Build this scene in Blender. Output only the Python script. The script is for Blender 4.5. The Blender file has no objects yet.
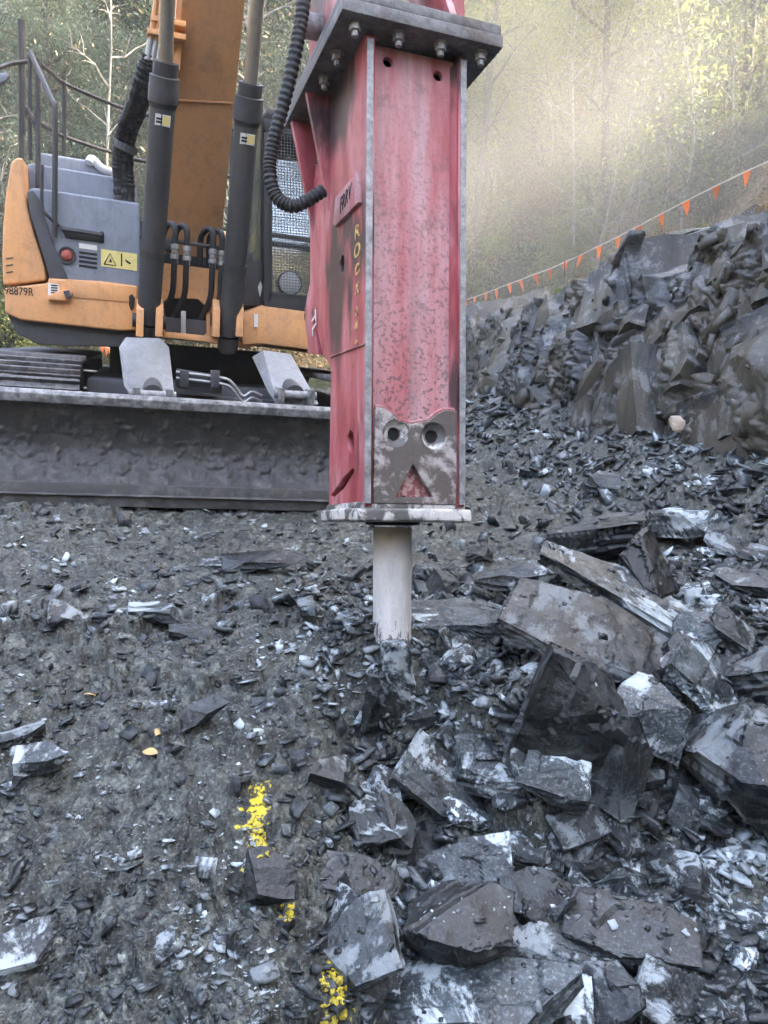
import bpy, bmesh, math, random
import numpy as np
from mathutils import Vector, Matrix, noise

R = math.radians
scene = bpy.context.scene
col = scene.collection
# ------------------------------------------------------------------ camera, sky, sun, exposure
CAM_Z, PITCH, FPX = 0.95, R(12), 800.0
cd = bpy.data.cameras.new('camera'); cam = bpy.data.objects.new('camera', cd); col.objects.link(cam)
cam.location = (0, 0, CAM_Z); cam.rotation_euler = (R(90) - PITCH, 0, 0)
cd.sensor_fit = 'VERTICAL'; cd.sensor_height = 24; cd.lens = 24 * FPX / 1024; cd.clip_end = 600; cd.clip_start = 0.02
scene.camera = cam

SUN_EL, SUN_DIR = R(34), Vector((0.985, 0.17, 0)).normalized()      # horizontal direction towards the sun
world = bpy.data.worlds.new('World'); scene.world = world; world.use_nodes = True
wn = world.node_tree; bg = wn.nodes['Background']
sky = wn.nodes.new('ShaderNodeTexSky'); sky.sky_type = 'NISHITA'; sky.sun_disc = False
sky.sun_elevation = SUN_EL; sky.sun_rotation = math.atan2(SUN_DIR.x, SUN_DIR.y)
sky.air_density = .8; sky.dust_density = 5.0; sky.ozone_density = .4
wn.links.new(sky.outputs[0], bg.inputs[0]); bg.inputs[1].default_value = 0.15
sd = bpy.data.lights.new('sun', 'SUN'); sun = bpy.data.objects.new('sun', sd); col.objects.link(sun)
sd.energy = 3.1; sd.angle = R(0.6); sd.color = (1.0, 0.87, 0.68)
sdir = Vector((SUN_DIR.x * math.cos(SUN_EL), SUN_DIR.y * math.cos(SUN_EL), math.sin(SUN_EL)))
sun.rotation_euler = (-sdir).to_track_quat('-Z', 'Y').to_euler()
vs = scene.view_settings
vs.view_transform = 'Standard'; vs.look = 'None'; vs.gamma = 1; vs.use_curve_mapping = False
vs.exposure = 4.3
cy = scene.cycles
cy.max_bounces = 6; cy.diffuse_bounces = 3; cy.glossy_bounces = 3; cy.transmission_bounces = 4
cy.volume_bounces = 1; cy.transparent_max_bounces = 8; cy.use_denoising = True
cy.caustics_reflective = False; cy.caustics_refractive = False
cy.volume_step_rate = 2.0; cy.volume_max_steps = 128

# ------------------------------------------------------------------ numeric helpers
C0 = Vector((0, 0, CAM_Z))
FW = Vector((0, math.cos(PITCH), -math.sin(PITCH))); UP = Vector((0, math.sin(PITCH), math.cos(PITCH)))
def ray(u, v):
    return Vector((1, 0, 0)) * ((u - 384) / FPX) + UP * ((512 - v) / FPX) + FW
def on_plane(M, axis, val, u, v):
    Mi = M.inverted(); o = Mi @ C0; d = Mi.to_3x3() @ ray(u, v)
    return o + d * ((val - o[axis]) / d[axis])
def at_y(u, v, y):
    d = ray(u, v); return C0 + d * (y / d.y)
def sstep(a, b, x):
    t = np.clip((x - a) / (b - a), 0, 1); return t * t * (3 - 2 * t)
def h3(ix, iy, iz, s):
    n = (ix.astype(np.int64) * 73856093) ^ (iy.astype(np.int64) * 19349663) ^ (iz.astype(np.int64) * 83492791) ^ (s * 2654435761 % 4294967296)
    n = (n ^ (n >> 13)) * 1274126177 & 0xffffffff
    n = (n ^ (n >> 16)) * 2246822519 & 0xffffffff
    n = n ^ (n >> 15)
    return (n & 0xffffff) / float(0x1000000)
def vnoise(x, y, s, z=None):
    if z is None: z = np.zeros_like(x)
    ix, iy, iz = np.floor(x), np.floor(y), np.floor(z)
    fx, fy, fz = x - ix, y - iy, z - iz
    fx, fy, fz = (q * q * (3 - 2 * q) for q in (fx, fy, fz))
    r = 0
    for dz in (0, 1):
        wz = fz if dz else 1 - fz
        for dy in (0, 1):
            wy = fy if dy else 1 - fy
            for dx in (0, 1):
                wx = fx if dx else 1 - fx
                r = r + wx * wy * wz * h3(ix + dx, iy + dy, iz + dz, s)
    return r
def fbm(x, y, s, z=None, o=4):
    a, t, n = 1.0, 0.0, 0.0
    for k in range(o):
        f = 2.03 ** k
        t = t + a * (vnoise(x * f, y * f, s + k, None if z is None else z * f) - .5); n += a; a *= .5
    return t / n * 2
def facets(P, s, tilt=1.0, crack=.5):
    """tilted angular plates: voronoi cells, each with its own height and slope; P is a list of 2 or 3 coordinate arrays in cell units"""
    dim = len(P); base = [np.floor(p) for p in P]
    d1 = np.full(P[0].shape, 9.); d2 = d1.copy(); val = np.zeros_like(d1)
    rng = (-1, 0, 1); z0 = np.zeros_like(P[0])
    offs = [(a, b, 0) for a in rng for b in rng] if dim == 2 else [(a, b, c) for a in rng for b in rng for c in rng]
    for o in offs:
        c = [base[k] + o[k] for k in range(dim)]
        cc = c + [z0] * (3 - dim)
        dv = [P[k] - (c[k] + .15 + .7 * h3(*cc, s + 11 + k)) for k in range(dim)]
        d = sum(q * q for q in dv) ** .5
        hh = h3(*cc, s) - .5
        for k in range(dim): hh = hh + tilt * (h3(*cc, s + 21 + k) - .5) * dv[k] * 2
        m = d < d1
        d2 = np.where(m, d1, np.minimum(d2, d)); val = np.where(m, hh, val); d1 = np.where(m, d, d1)
    return val - crack * (1 - sstep(0.0, .16, d2 - d1))

def blocks(x, y, s, steep=2.2, tilt=1.0, core=.38):
    """fractured blocks without overhangs: each cell a tilted face with sloping flanks, the highest wins"""
    bx_, by_ = np.floor(x), np.floor(y); z0 = np.zeros_like(x); best = np.full(x.shape, -9.)
    for a in (-1, 0, 1):
        for b in (-1, 0, 1):
            cx, cy_ = bx_ + a, by_ + b
            dx = x - (cx + .15 + .7 * h3(cx, cy_, z0, s + 1)); dy = y - (cy_ + .15 + .7 * h3(cx, cy_, z0, s + 2))
            th = h3(cx, cy_, z0, s + 3) * 3.14; c, q = np.cos(th), np.sin(th); ex_, ey_ = np.abs(dx * c + dy * q), np.abs(dy * c - dx * q)
            dd = np.maximum(np.maximum(ex_, ey_), (ex_ + ey_) * .72)
            v = h3(cx, cy_, z0, s + 4) + tilt * ((h3(cx, cy_, z0, s + 5) - .5) * dx + (h3(cx, cy_, z0, s + 6) - .5) * dy) * 2 - steep * np.maximum(0, dd - core * (.7 + .6 * h3(cx, cy_, z0, s + 7)))
            best = np.maximum(best, v)
    return best - .5

# ------------------------------------------------------------------ mesh helpers
def link(me, name, mat=None, parent=None):
    o = bpy.data.objects.new(name, me); col.objects.link(o)
    if mat and me: me.materials.append(mat)
    if parent: o.parent = parent
    return o
def tag(o, label=None, cat=None, group=None, kind=None):
    for k, v in (('label', label), ('category', cat), ('group', group), ('kind', kind)):
        if v: o[k] = v
    return o
def empty(name, M=None):
    o = bpy.data.objects.new(name, None); col.objects.link(o); o.empty_display_size = .1
    if M is not None: o.matrix_world = M
    return o
def np_mesh(name, V, F, smooth=False):
    """V (n,3), F (m,k) arrays"""
    me = bpy.data.meshes.new(name); n, m, k = len(V), len(F), F.shape[1]
    me.vertices.add(n); me.vertices.foreach_set('co', np.ascontiguousarray(V, dtype=np.float32).ravel())
    me.loops.add(m * k); me.loops.foreach_set('vertex_index', np.ascontiguousarray(F, dtype=np.int32).ravel())
    me.polygons.add(m); me.polygons.foreach_set('loop_start', np.arange(0, m * k, k, dtype=np.int32))
    if smooth: me.polygons.foreach_set('use_smooth', np.ones(m, dtype=bool))
    me.update(calc_edges=True); me.validate()
    return me
def grid_faces(nu, nv, wrap=False):
    i = np.arange(nu - 1)[:, None]; j = np.arange(nv if wrap else nv - 1)[None, :]; j2 = (j + 1) % nv
    return np.stack([i * nv + j, i * nv + j2, (i + 1) * nv + j2, (i + 1) * nv + j], -1).reshape(-1, 4)
class MB:
    def __init__(s): s.v = []; s.f = []
    def add(s, v, f):
        b = len(s.v); s.v += [tuple(p) for p in v]; s.f += [tuple(b + i for i in q) for q in f]; return s
    def box(s, x0, x1, y0, y1, z0, z1, M=None):
        v = [Vector((x, y, z)) for x in (x0, x1) for y in (y0, y1) for z in (z0, z1)]
        if M is not None: v = [M @ p for p in v]
        return s.add(v, [(0, 1, 3, 2), (4, 6, 7, 5), (0, 4, 5, 1), (2, 3, 7, 6), (0, 2, 6, 4), (1, 5, 7, 3)])
    def loft(s, A, B):
        n = len(A)
        return s.add(list(A) + list(B), [tuple(range(n))[::-1], tuple(range(n, 2 * n))] + [(i, (i + 1) % n, n + (i + 1) % n, n + i) for i in range(n)])
    def prism(s, poly, axis, a, b):
        k = {'x': lambda t, p: (t, p[0], p[1]), 'y': lambda t, p: (p[0], t, p[1]), 'z': lambda t, p: (p[0], p[1], t)}[axis]
        return s.loft([k(a, p) for p in poly], [k(b, p) for p in poly])
    def tube(s, path, r, n=10, caps=True):
        path = [Vector(p) for p in path]; m = len(path)
        rr = r if isinstance(r, (list, tuple)) else [r] * m
        t0 = (path[1] - path[0]).normalized(); nrm = t0.orthogonal().normalized()
        V = []
        for i, p in enumerate(path):
            t = (path[min(i + 1, m - 1)] - path[max(i - 1, 0)]).normalized()
            nrm = (nrm - t * nrm.dot(t)).normalized(); bn = t.cross(nrm)
            for k in range(n):
                a = 2 * math.pi * k / n
                V.append(p + (nrm * math.cos(a) + bn * math.sin(a)) * rr[i])
        F = [(i * n + k, i * n + (k + 1) % n, (i + 1) * n + (k + 1) % n, (i + 1) * n + k) for i in range(m - 1) for k in range(n)]
        if caps: F += [tuple(range(n))[::-1], tuple(range((m - 1) * n, m * n))]
        return s.add(V, F)
    def cyl(s, p0, p1, r0, r1=None, n=20): return s.tube([p0, p1], [r0, r0 if r1 is None else r1], n)
    def lathe(s, o, ax, prof, n=24):
        """prof: (distance along ax, radius)"""
        o = Vector(o); ax = Vector(ax).normalized(); e = ax.orthogonal().normalized(); g = ax.cross(e)
        V = [o + ax * d + (e * math.cos(2 * math.pi * k / n) + g * math.sin(2 * math.pi * k / n)) * r for d, r in prof for k in range(n)]
        return s.add(V, [(i * n + k, i * n + (k + 1) % n, (i + 1) * n + (k + 1) % n, (i + 1) * n + k) for i in range(len(prof) - 1) for k in range(n)])
    def build(s, name, mat, parent=None, bevel=0.0, smooth=False, seg=2, jit=0.0, sub=0):
        bm = bmesh.new(); vs_ = [bm.verts.new(p) for p in s.v]
        for f in s.f:
            try: bm.faces.new([vs_[i] for i in f])
            except ValueError: pass
        bmesh.ops.recalc_face_normals(bm, faces=bm.faces)
        if bevel:
            ed = [e for e in bm.edges if len(e.link_faces) == 2 and e.calc_face_angle(0) > .5]
            bmesh.ops.bevel(bm, geom=ed, offset=bevel, segments=seg, affect='EDGES', clamp_overlap=True, profile=.6)
        if sub:
            bmesh.ops.triangulate(bm, faces=[f for f in bm.faces if len(f.verts) > 4])
            for _ in range(sub): bmesh.ops.subdivide_edges(bm, edges=bm.edges, cuts=1, use_grid_fill=True)
        if jit:
            for v in bm.verts: v.co += noise.noise_vector(v.co * 5) * jit
        me = bpy.data.meshes.new(name); bm.to_mesh(me); bm.free()
        if smooth or bevel:
            me.polygons.foreach_set('use_smooth', np.ones(len(me.polygons), dtype=bool)); me.set_sharp_from_angle(angle=R(40))
        return link(me, name, mat, parent)
def curve_pts(P, n=8):
    P = [Vector(p) for p in P]; Q = [P[0] * 2 - P[1]] + P + [P[-1] * 2 - P[-2]]; out = []
    for i in range(1, len(Q) - 2):
        for k in range(n):
            t = k / n; a, b, c, d = Q[i - 1:i + 3]
            out.append(.5 * ((2 * b) + (c - a) * t + (2 * a - 5 * b + 4 * c - d) * t * t + (3 * b - a - 3 * c + d) * t ** 3))
    return out + [P[-1]]
def curve_to_mesh(cu, name):
    o = bpy.data.objects.new(name, cu); col.objects.link(o); bpy.context.view_layer.update()
    me = bpy.data.meshes.new_from_object(o.evaluated_get(bpy.context.evaluated_depsgraph_get()))
    bpy.data.objects.remove(o); bpy.data.curves.remove(cu); return me
def cut_plate(name, outline, holes, thick, M, mat, parent, bev=0.002):
    """plate with real holes: outline in its own 2d plane, then placed by M (z of the plate = thickness)"""
    cu = bpy.data.curves.new(name, 'CURVE'); cu.dimensions = '2D'; cu.fill_mode = 'BOTH'; cu.extrude = thick / 2 - bev; cu.bevel_depth = bev; cu.bevel_resolution = 1
    cu.offset = -bev
    for pts in [outline] + holes:
        sp = cu.splines.new('POLY'); sp.points.add(len(pts) - 1)
        for q, p in zip(sp.points, pts): q.co = (p[0], p[1], 0, 1)
        sp.use_cyclic_u = True
    me = curve_to_mesh(cu, name); me.transform(M); me.name = name
    return link(me, name, mat, parent)
def text(name, body, size, M, mat, parent, depth=.0015, align='CENTER', shear=0.0, bold=0.0):
    cu = bpy.data.curves.new(name, 'FONT'); cu.body = body; cu.size = size; cu.extrude = depth; cu.align_x = align; cu.align_y = 'CENTER'; cu.shear = shear; cu.space_line = .8; cu.offset = bold
    me = curve_to_mesh(cu, name); me.transform(M); me.materials.clear()
    return link(me, name, mat, parent)
def circ(x, y, r, n=20): return [(x + r * math.cos(2 * math.pi * k / n), y + r * math.sin(2 * math.pi * k / n)) for k in range(n)]
def YZ(x, sgn=-1):
    """plane facing -x (sgn=-1): 2d (a,b) -> local y = a, z = b"""
    return Matrix(((0, 0, sgn, x), (1, 0, 0, 0), (0, 1, 0, 0), (0, 0, 0, 1)))
def XZ(y): return Matrix(((1, 0, 0, 0), (0, 0, -1, y), (0, 1, 0, 0), (0, 0, 0, 1)))

# ------------------------------------------------------------------ materials
class NT:
    def __init__(s, name):
        s.m = bpy.data.materials.new(name); s.m.use_nodes = True; s.t = s.m.node_tree; s.b = s.t.nodes['Principled BSDF']
        s.co = None
    def n(s, typ, **kw):
        o = s.t.nodes.new('ShaderNode' + typ)
        for k, v in kw.items(): setattr(o, k, v)
        return o
    def l(s, a, b): s.t.links.new(a, b)
    def set(s, sock, v):
        if hasattr(v, 'is_output') or isinstance(v, bpy.types.NodeSocket): s.l(v, sock)
        else: sock.default_value = v
    def coords(s, scale=(1, 1, 1), rnd=False, rot=(0, 0, 0)):
        tc = s.n('TexCoord'); mp = s.n('Mapping'); s.l(tc.outputs['Object'], mp.inputs[0]); mp.inputs['Scale'].default_value = scale; mp.inputs['Rotation'].default_value = rot
        if rnd:
            oi = s.n('ObjectInfo'); cx = s.n('CombineXYZ'); mu = s.n('Math', operation='MULTIPLY'); s.l(oi.outputs['Random'], mu.inputs[0]); mu.inputs[1].default_value = 37.0
            for k in range(3): s.l(mu.outputs[0], cx.inputs[k])
            s.l(cx.outputs[0], mp.inputs['Location'])
        return mp.outputs[0]
    def noise(s, co, scale, detail=6, rough=.6, dist=0.0):
        o = s.n('TexNoise'); s.l(co, o.inputs['Vector']); o.inputs['Scale'].default_value = scale; o.inputs['Detail'].default_value = detail; o.inputs['Roughness'].default_value = rough; o.inputs['Distortion'].default_value = dist
        return o.outputs['Fac']
    def vor(s, co, scale, feat='F1', out='Distance'):
        o = s.n('TexVoronoi', feature=feat); s.l(co, o.inputs['Vector']); o.inputs['Scale'].default_value = scale; return o.outputs[out]
    def ramp(s, fac, stops, interp='LINEAR'):
        o = s.n('ValToRGB'); o.color_ramp.interpolation = interp; s.l(fac, o.inputs[0]); e = o.color_ramp.elements
        while len(e) < len(stops): e.new(.5)
        for q, (p, c) in zip(e, stops): q.position = p; q.color = (c, c, c, 1) if isinstance(c, (int, float)) else (*c, 1)
        return o.outputs[0]
    def mix(s, fac, a, b, typ='MIX'):
        o = s.n('Mix', data_type='RGBA', blend_type=typ); s.set(o.inputs[0], fac)
        for k, v in ((6, a), (7, b)):
            if isinstance(v, tuple): o.inputs[k].default_value = (*v, 1) if len(v) == 3 else v
            else: s.l(v, o.inputs[k])
        return o.outputs[2]
    def math(s, op, a, b=0.0):
        o = s.n('Math', operation=op); s.set(o.inputs[0], a); s.set(o.inputs[1], b); return o.outputs[0]
    def bump(s, h, strength, dist=.01, prev=None):
        o = s.n('Bump'); s.l(h, o.inputs['Height']); o.inputs['Strength'].default_value = strength; o.inputs['Distance'].default_value = dist
        if prev: s.l(prev, o.inputs['Normal'])
        return o.outputs[0]
    def done(s, color, rough=.6, normal=None, metal=0.0, spec=None, trans=None):
        if isinstance(color, tuple): s.b.inputs['Base Color'].default_value = (*color, 1)
        else: s.l(color, s.b.inputs['Base Color'])
        s.set(s.b.inputs['Roughness'], rough); s.b.inputs['Metallic'].default_value = metal
        if spec is not None: s.b.inputs['Specular IOR Level'].default_value = spec
        if normal: s.l(normal, s.b.inputs['Normal'])
        return s.m
def paint(name, c, dirt=(.05, .045, .04), amt=.35, rough=.45, scale=3.0, metal=0.0, bump=.15, streak=(1, 1, .25), spec=.4):
    t = NT(name); co = t.coords(streak); n1 = t.noise(co, scale, 8, .65); n2 = t.noise(t.coords(), 40, 5, .7); n3 = t.noise(t.coords(), 9, 7, .72, .3); n4 = t.noise(t.coords((1, 1, .12)), 26, 5, .7)
    c1 = t.mix(t.ramp(n1, [(.42, 0.0), (.75, amt)]), c, dirt)
    c1 = t.mix(t.ramp(n3, [(.50, 0.0), (.68, amt * .8)]), c1, tuple(q * .45 for q in dirt)); c1 = t.mix(t.ramp(n4, [(.52, 0.0), (.75, amt * .7)]), c1, tuple(q * .6 for q in dirt))
    c1 = t.mix(t.ramp(n2, [(.35, 0.0), (.7, .18)]), c1, tuple(min(1, q * 1.5 + .04) for q in c))
    return t.done(c1, t.ramp(n1, [(.3, rough), (.7, min(1, rough + .3))]), t.bump(n2, bump, .004), metal, spec)
def slate(name, rnd=True, island=False, bright=1.0, brown=.1, dust=.62):
    t = NT(name); co = t.coords(rnd=rnd); st = t.coords((3, 3, 34), rnd=rnd)
    n1 = t.noise(co, 9, 9, .68, .3); n2 = t.noise(co, 2.3, 4); n3 = t.noise(st, 3.0, 7, .7, .3); n4 = t.noise(co, 110, 5, .75); n5 = t.noise(co, 4.2, 8, .72, .5)
    b = bright
    c = t.ramp(n1, [(.30, (.0035 * b, .0048 * b, .0056 * b)), (.48, (.0100 * b, .0135 * b, .0153 * b)), (.62, (.031 * b, .0390 * b, .0425 * b)), (.78, (.13 * b, .152 * b, .158 * b))])
    c = t.mix(t.ramp(n3, [(.42, 0.0), (.7, .6)]), c, (.009 * b, .0102 * b, .0115 * b))
    c = t.mix(t.ramp(n2, [(.52, 0.0), (.70, brown)]), c, (.095, .070, .046))
    c = t.mix(t.ramp(n5, [(.52, 0.0), (.56, dust), (.70, min(1, dust * 1.5))]), c, (.27 * b, .305 * b, .315 * b))  # pale dust patches, strengthened to stand in for silver sky sheen
    c = t.mix(t.ramp(n4, [(.52, 0.0), (.78, .4)]), c, (.29 * b, .325 * b, .33 * b))
    v = t.n('NewGeometry').outputs['Random Per Island'] if island else t.n('ObjectInfo').outputs['Random']
    c = t.mix(1.0, c, t.ramp(v, [(0.0, .4), (.5, .85), (.82, 1.5), (1.0, 2.0)]), 'MULTIPLY')
    r = t.math('ADD', t.ramp(n1, [(.3, .24), (.75, .46)]), t.ramp(n5, [(.50, 0.0), (.6, .2)]))
    nb = t.bump(n3, .5, .007); nb = t.bump(n1, .4, .006, nb); nb = t.bump(n4, .6, .003, nb)
    return t.done(c, r, nb, 0, .42)

M = {}
M['slate'] = slate('slate'); M['slate_dark'] = slate('slate_dark', bright=.6, brown=.1, dust=.2); M['slate_pale'] = slate('slate_pale', bright=1.45, brown=.1, dust=.8)
M['slate_brown'] = slate('slate_brown', bright=1.2, brown=.38, dust=.4); M['gravel'] = slate('gravel', False, True, bright=1.1, dust=.6)
M['tan_stone'] = paint('tan_stone', (.36, .29, .22), (.15, .12, .1), .6, .8)
def ground_mat():
    t = NT('crushed_slate_ground'); co = t.coords()
    n1 = t.noise(co, 2.2, 8, .65, .4); n2 = t.noise(co, 34, 6, .7); n3 = t.noise(co, 120, 4, .7); n4 = t.noise(co, .55, 3)
    vc = t.vor(co, 26, 'F1', 'Color'); vb = t.n('RGBToBW'); t.l(vc, vb.inputs[0])
    n5 = t.noise(co, 300, 3, .7)
    c = t.ramp(n2, [(.3, (.006, .0070, .0060)), (.46, (.0250, .0285, .0245)), (.60, (.085, .093, .080)), (.74, (.27, .288, .256))])
    c = t.mix(t.ramp(n1, [(.42, 0.0), (.62, .65)]), c, (.026, .0275, .0238))
    c = t.mix(t.ramp(n4, [(.42, 0.0), (.64, .45)]), c, (.066, .063, .046))
    c = t.mix(.75, c, t.ramp(vb.outputs[0], [(.1, .45), (.5, 1.0), (.9, 2.2)]), 'MULTIPLY')
    c = t.mix(t.ramp(n3, [(.54, 0.0), (.68, .6)]), c, (.24, .245, .225)); c = t.mix(t.ramp(n3, [(.3, .85), (.46, 0.0)]), c, (.016, .016, .016))
    for (u, v, ru, rv) in ((257, 830, 11, 26), (288, 915, 6, 9), (334, 1002, 12, 26)):
        p = hit0(u, v); ds = (p - C0).length / FPX; mp = t.n('Mapping'); tc = t.n('TexCoord'); t.l(tc.outputs['Object'], mp.inputs[0]); sx, sy = 1 / (ru * ds), 1 / (rv * ds * 1.5)
        mp.inputs['Scale'].default_value = (sx, sy, 0); mp.inputs['Location'].default_value = (-p.x * sx, -p.y * sy, 0); ln = t.n('VectorMath', operation='LENGTH'); t.l(mp.outputs[0], ln.inputs[0])
        k_ = t.math('ADD', t.math('MULTIPLY', ln.outputs['Value'], .16), t.math('SUBTRACT', 1.0, n2)); c = t.mix(t.ramp(k_, [(.57, .95), (.62, 0.0)]), c, (.62, .50, .03))
    nb = t.bump(n2, .7, .014); nb = t.bump(n3, .8, .006, nb); nb = t.bump(n5, .5, .002, nb)
    return t.done(c, t.ramp(n1, [(.35, .36), (.7, .62)]), nb, 0, .32)
def wall_mat():
    t = NT('rock_face'); co = t.coords(); st = t.coords((1.0, 1.0, 7), rot=(R(35), R(28), 0))
    n1 = t.noise(co, 1.6, 9, .6, .5); n2 = t.noise(st, 2.4, 8, .7); n3 = t.noise(co, 28, 6, .7); n4 = t.noise(co, .7, 3)
    n5 = t.noise(co, 3.1, 8, .72, .4)
    c = t.ramp(n1, [(.3, (.0045, .0056, .0060)), (.48, (.0150, .0180, .0186)), (.63, (.040, .046, .0465)), (.76, (.13, .145, .146))])
    c = t.mix(t.ramp(n2, [(.44, 0.0), (.66, .6)]), c, (.015, .015, .017))
    c = t.mix(t.ramp(n4, [(.45, 0.0), (.62, .8)]), c, (.080, .070, .048))
    c = t.mix(t.ramp(n5, [(.54, 0.0), (.60, .45)]), c, (.22, .222, .225)); c = t.mix(t.ramp(n3, [(.56, 0.0), (.72, .5)]), c, (.24, .24, .24))
    nb = t.bump(n2, .2, .010); nb = t.bump(n3, .5, .006, nb)
    return t.done(c, t.ramp(n1, [(.3, .32), (.7, .55)]), nb, 0, .34)
M['wall'] = wall_mat()
def litter_mat():
    t = NT('leaf_litter'); co = t.coords(); n1 = t.noise(co, .5, 6); n2 = t.noise(co, 9, 7, .75)
    c = t.ramp(n2, [(.3, (.04, .03, .02)), (.5, (.12, .09, .055)), (.7, (.21, .165, .10))])
    c = t.mix(t.ramp(n1, [(.42, 0.0), (.62, .75)]), c, (.055, .07, .03))
    return t.done(c, .95, t.bump(n2, .8, .1), 0, .2)
M['litter'] = litter_mat()
def leaf_mat(name, c1, c2, tr=.35):
    t = NT(name); g = t.n('NewGeometry'); oi = t.n('ObjectInfo')
    c = t.mix(g.outputs['Random Per Island'], c1, c2)
    c = t.mix(1.0, c, t.ramp(oi.outputs['Random'], [(0, .75), (1, 1.25)]), 'MULTIPLY')
    t.done(c, .6, None, 0, .35)
    tl = t.n('BsdfTranslucent'); t.l(c, tl.inputs[0]); mx = t.n('MixShader'); mx.inputs[0].default_value = tr
    t.l(t.b.outputs[0], mx.inputs[1]); t.l(tl.outputs[0], mx.inputs[2]); t.l(mx.outputs[0], t.t.nodes['Material Output'].inputs[0])
    return t.m
M['leaf_grey'] = leaf_mat('grey_green_leaf', (.085, .115, .078), (.15, .18, .125))
M['leaf_dark'] = leaf_mat('dark_green_leaf', (.045, .07, .034), (.09, .115, .058))
M['leaf_yellow'] = leaf_mat('yellow_green_leaf', (.10, .13, .035), (.21, .22, .07), .45)
M['leaf_brown'] = leaf_mat('dry_brown_leaf', (.16, .11, .06), (.28, .21, .12), .3)
def bark(name, c1, c2):
    t = NT(name); co = t.coords((1, 1, .15)); n1 = t.noise(co, 6, 7, .7)
    return t.done(t.ramp(n1, [(.35, c1), (.65, c2)]), .85, t.bump(n1, .6, .03), 0, .2)
M['bark_pale'] = bark('pale_gum_bark', (.13, .12, .105), (.36, .34, .30)); M['bark_dark'] = bark('dark_bark', (.05, .042, .035), (.13, .11, .09))
def red_front():
    t = NT('faded_red_paint'); co = t.coords(); stv = t.coords((5, 5, .7))
    n1 = t.noise(stv, 2.0, 7, .65); n2 = t.noise(co, 75, 6, .72); n3 = t.noise(co, 11, 8, .75); nz = t.noise(co, 160, 4, .7)
    sep = t.n('SeparateXYZ'); tc = t.n('TexCoord'); t.l(tc.outputs['Object'], sep.inputs[0])
    c = t.ramp(n1, [(.30, (.24, .03, .034)), (.45, (.35, .105, .115)), (.60, (.42, .23, .235)), (.8, (.48, .35, .35))])
    low = t.math('SUBTRACT', 1.3, t.math('MULTIPLY', sep.outputs[2], .85))      # more pock marks nearer the ground
    ch = t.ramp(n2, [(.53, 0.0), (.57, 1.0)])
    c = t.mix(t.math('MULTIPLY', ch, t.math('MULTIPLY', low, .8)), c, (.075, .05, .052))
    c = t.mix(t.ramp(n3, [(.56, 0.0), (.66, .55)]), c, (.09, .055, .055))
    n6 = t.noise(t.coords((9, 9, .5)), 2.4, 6, .7); c = t.mix(t.ramp(n6, [(.5, 0.0), (.72, .6)]), c, (.20, .15, .15))
    c = t.mix(t.ramp(nz, [(.58, 0.0), (.72, .4)]), c, (.42, .36, .36))
    return t.done(c, t.ramp(n1, [(.3, .38), (.7, .65)]), t.bump(n2, .25, .004), 0, .45)
M['red_front'] = red_front()
def red_side():
    t = NT('scraped_red_paint'); co = t.coords(); stv = t.coords((3, 3, 1.0)); n1 = t.noise(stv, 2.6, 7, .6, .6); n2 = t.noise(co, 30, 6, .7); n3 = t.noise(t.coords((2, 3.2, 1.1)), 2.1, 5, .55)
    c = t.ramp(n1, [(.32, (.21, .026, .032)), (.5, (.36, .09, .10)), (.66, (.46, .20, .21)), (.82, (.54, .38, .38))])
    c = t.mix(t.ramp(n3, [(.54, 0.0), (.63, .92)]), c, (.035, .03, .032))
    c = t.mix(t.ramp(n2, [(.6, 0.0), (.68, .6)]), c, (.10, .05, .05))
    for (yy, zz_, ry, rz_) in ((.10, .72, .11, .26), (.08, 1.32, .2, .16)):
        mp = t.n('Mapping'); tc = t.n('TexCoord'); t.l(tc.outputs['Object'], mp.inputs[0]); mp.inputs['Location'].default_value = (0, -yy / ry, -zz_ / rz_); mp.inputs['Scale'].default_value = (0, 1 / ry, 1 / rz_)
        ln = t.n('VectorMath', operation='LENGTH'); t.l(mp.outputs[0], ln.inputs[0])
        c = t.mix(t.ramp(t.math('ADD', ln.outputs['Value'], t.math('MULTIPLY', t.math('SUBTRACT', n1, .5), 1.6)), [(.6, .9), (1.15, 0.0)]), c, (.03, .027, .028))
    return t.done(c, .45, t.bump(n2, .2, .004), 0, .45)
M['red_side'] = red_side()
def worn_steel(name, c0, c1, thr=.5, scale=11, rust=(.10, .05, .035), ramt=.4, wid=.04):
    t = NT(name); co = t.coords(); n1 = t.noise(co, scale, 9, .68, .3); n2 = t.noise(co, 60, 5, .7); n3 = t.noise(co, 5, 4)
    c = t.mix(t.ramp(n1, [(thr - wid * .8, 0.0), (thr + wid, 1.0)]), c0, c1)
    c = t.mix(t.ramp(n3, [(.52, 0.0), (.68, ramt)]), c, rust); c = t.mix(t.ramp(n2, [(.4, .25), (.7, 0.0)]), c, (.03, .03, .03))
    return t.done(c, t.ramp(n1, [(.35, .42), (.6, .7)]), t.bump(n2, .5, .005), 0, .5)
M['armor'] = worn_steel('scuffed_armour', (.085, .070, .060), (.38, .345, .325), .545, 12, wid=.05)
M['armor_red'] = worn_steel('chipped_red_recess', (.20, .05, .05), (.42, .26, .24), .54, 40)
M['flange'] = worn_steel('scuffed_pale_flange', (.10, .095, .09), (.55, .53, .50), .5, 13, ramt=.2)
M['edge'] = worn_steel('bare_steel_edge', (.15, .15, .15), (.42, .42, .42), .5, 26, ramt=.25, wid=.16)
M['chisel_old'] = worn_steel('pale_chisel_steel', (.34, .325, .31), (.55, .535, .51), .5, 7, (.2, .16, .12), .4, wid=.2)
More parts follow.
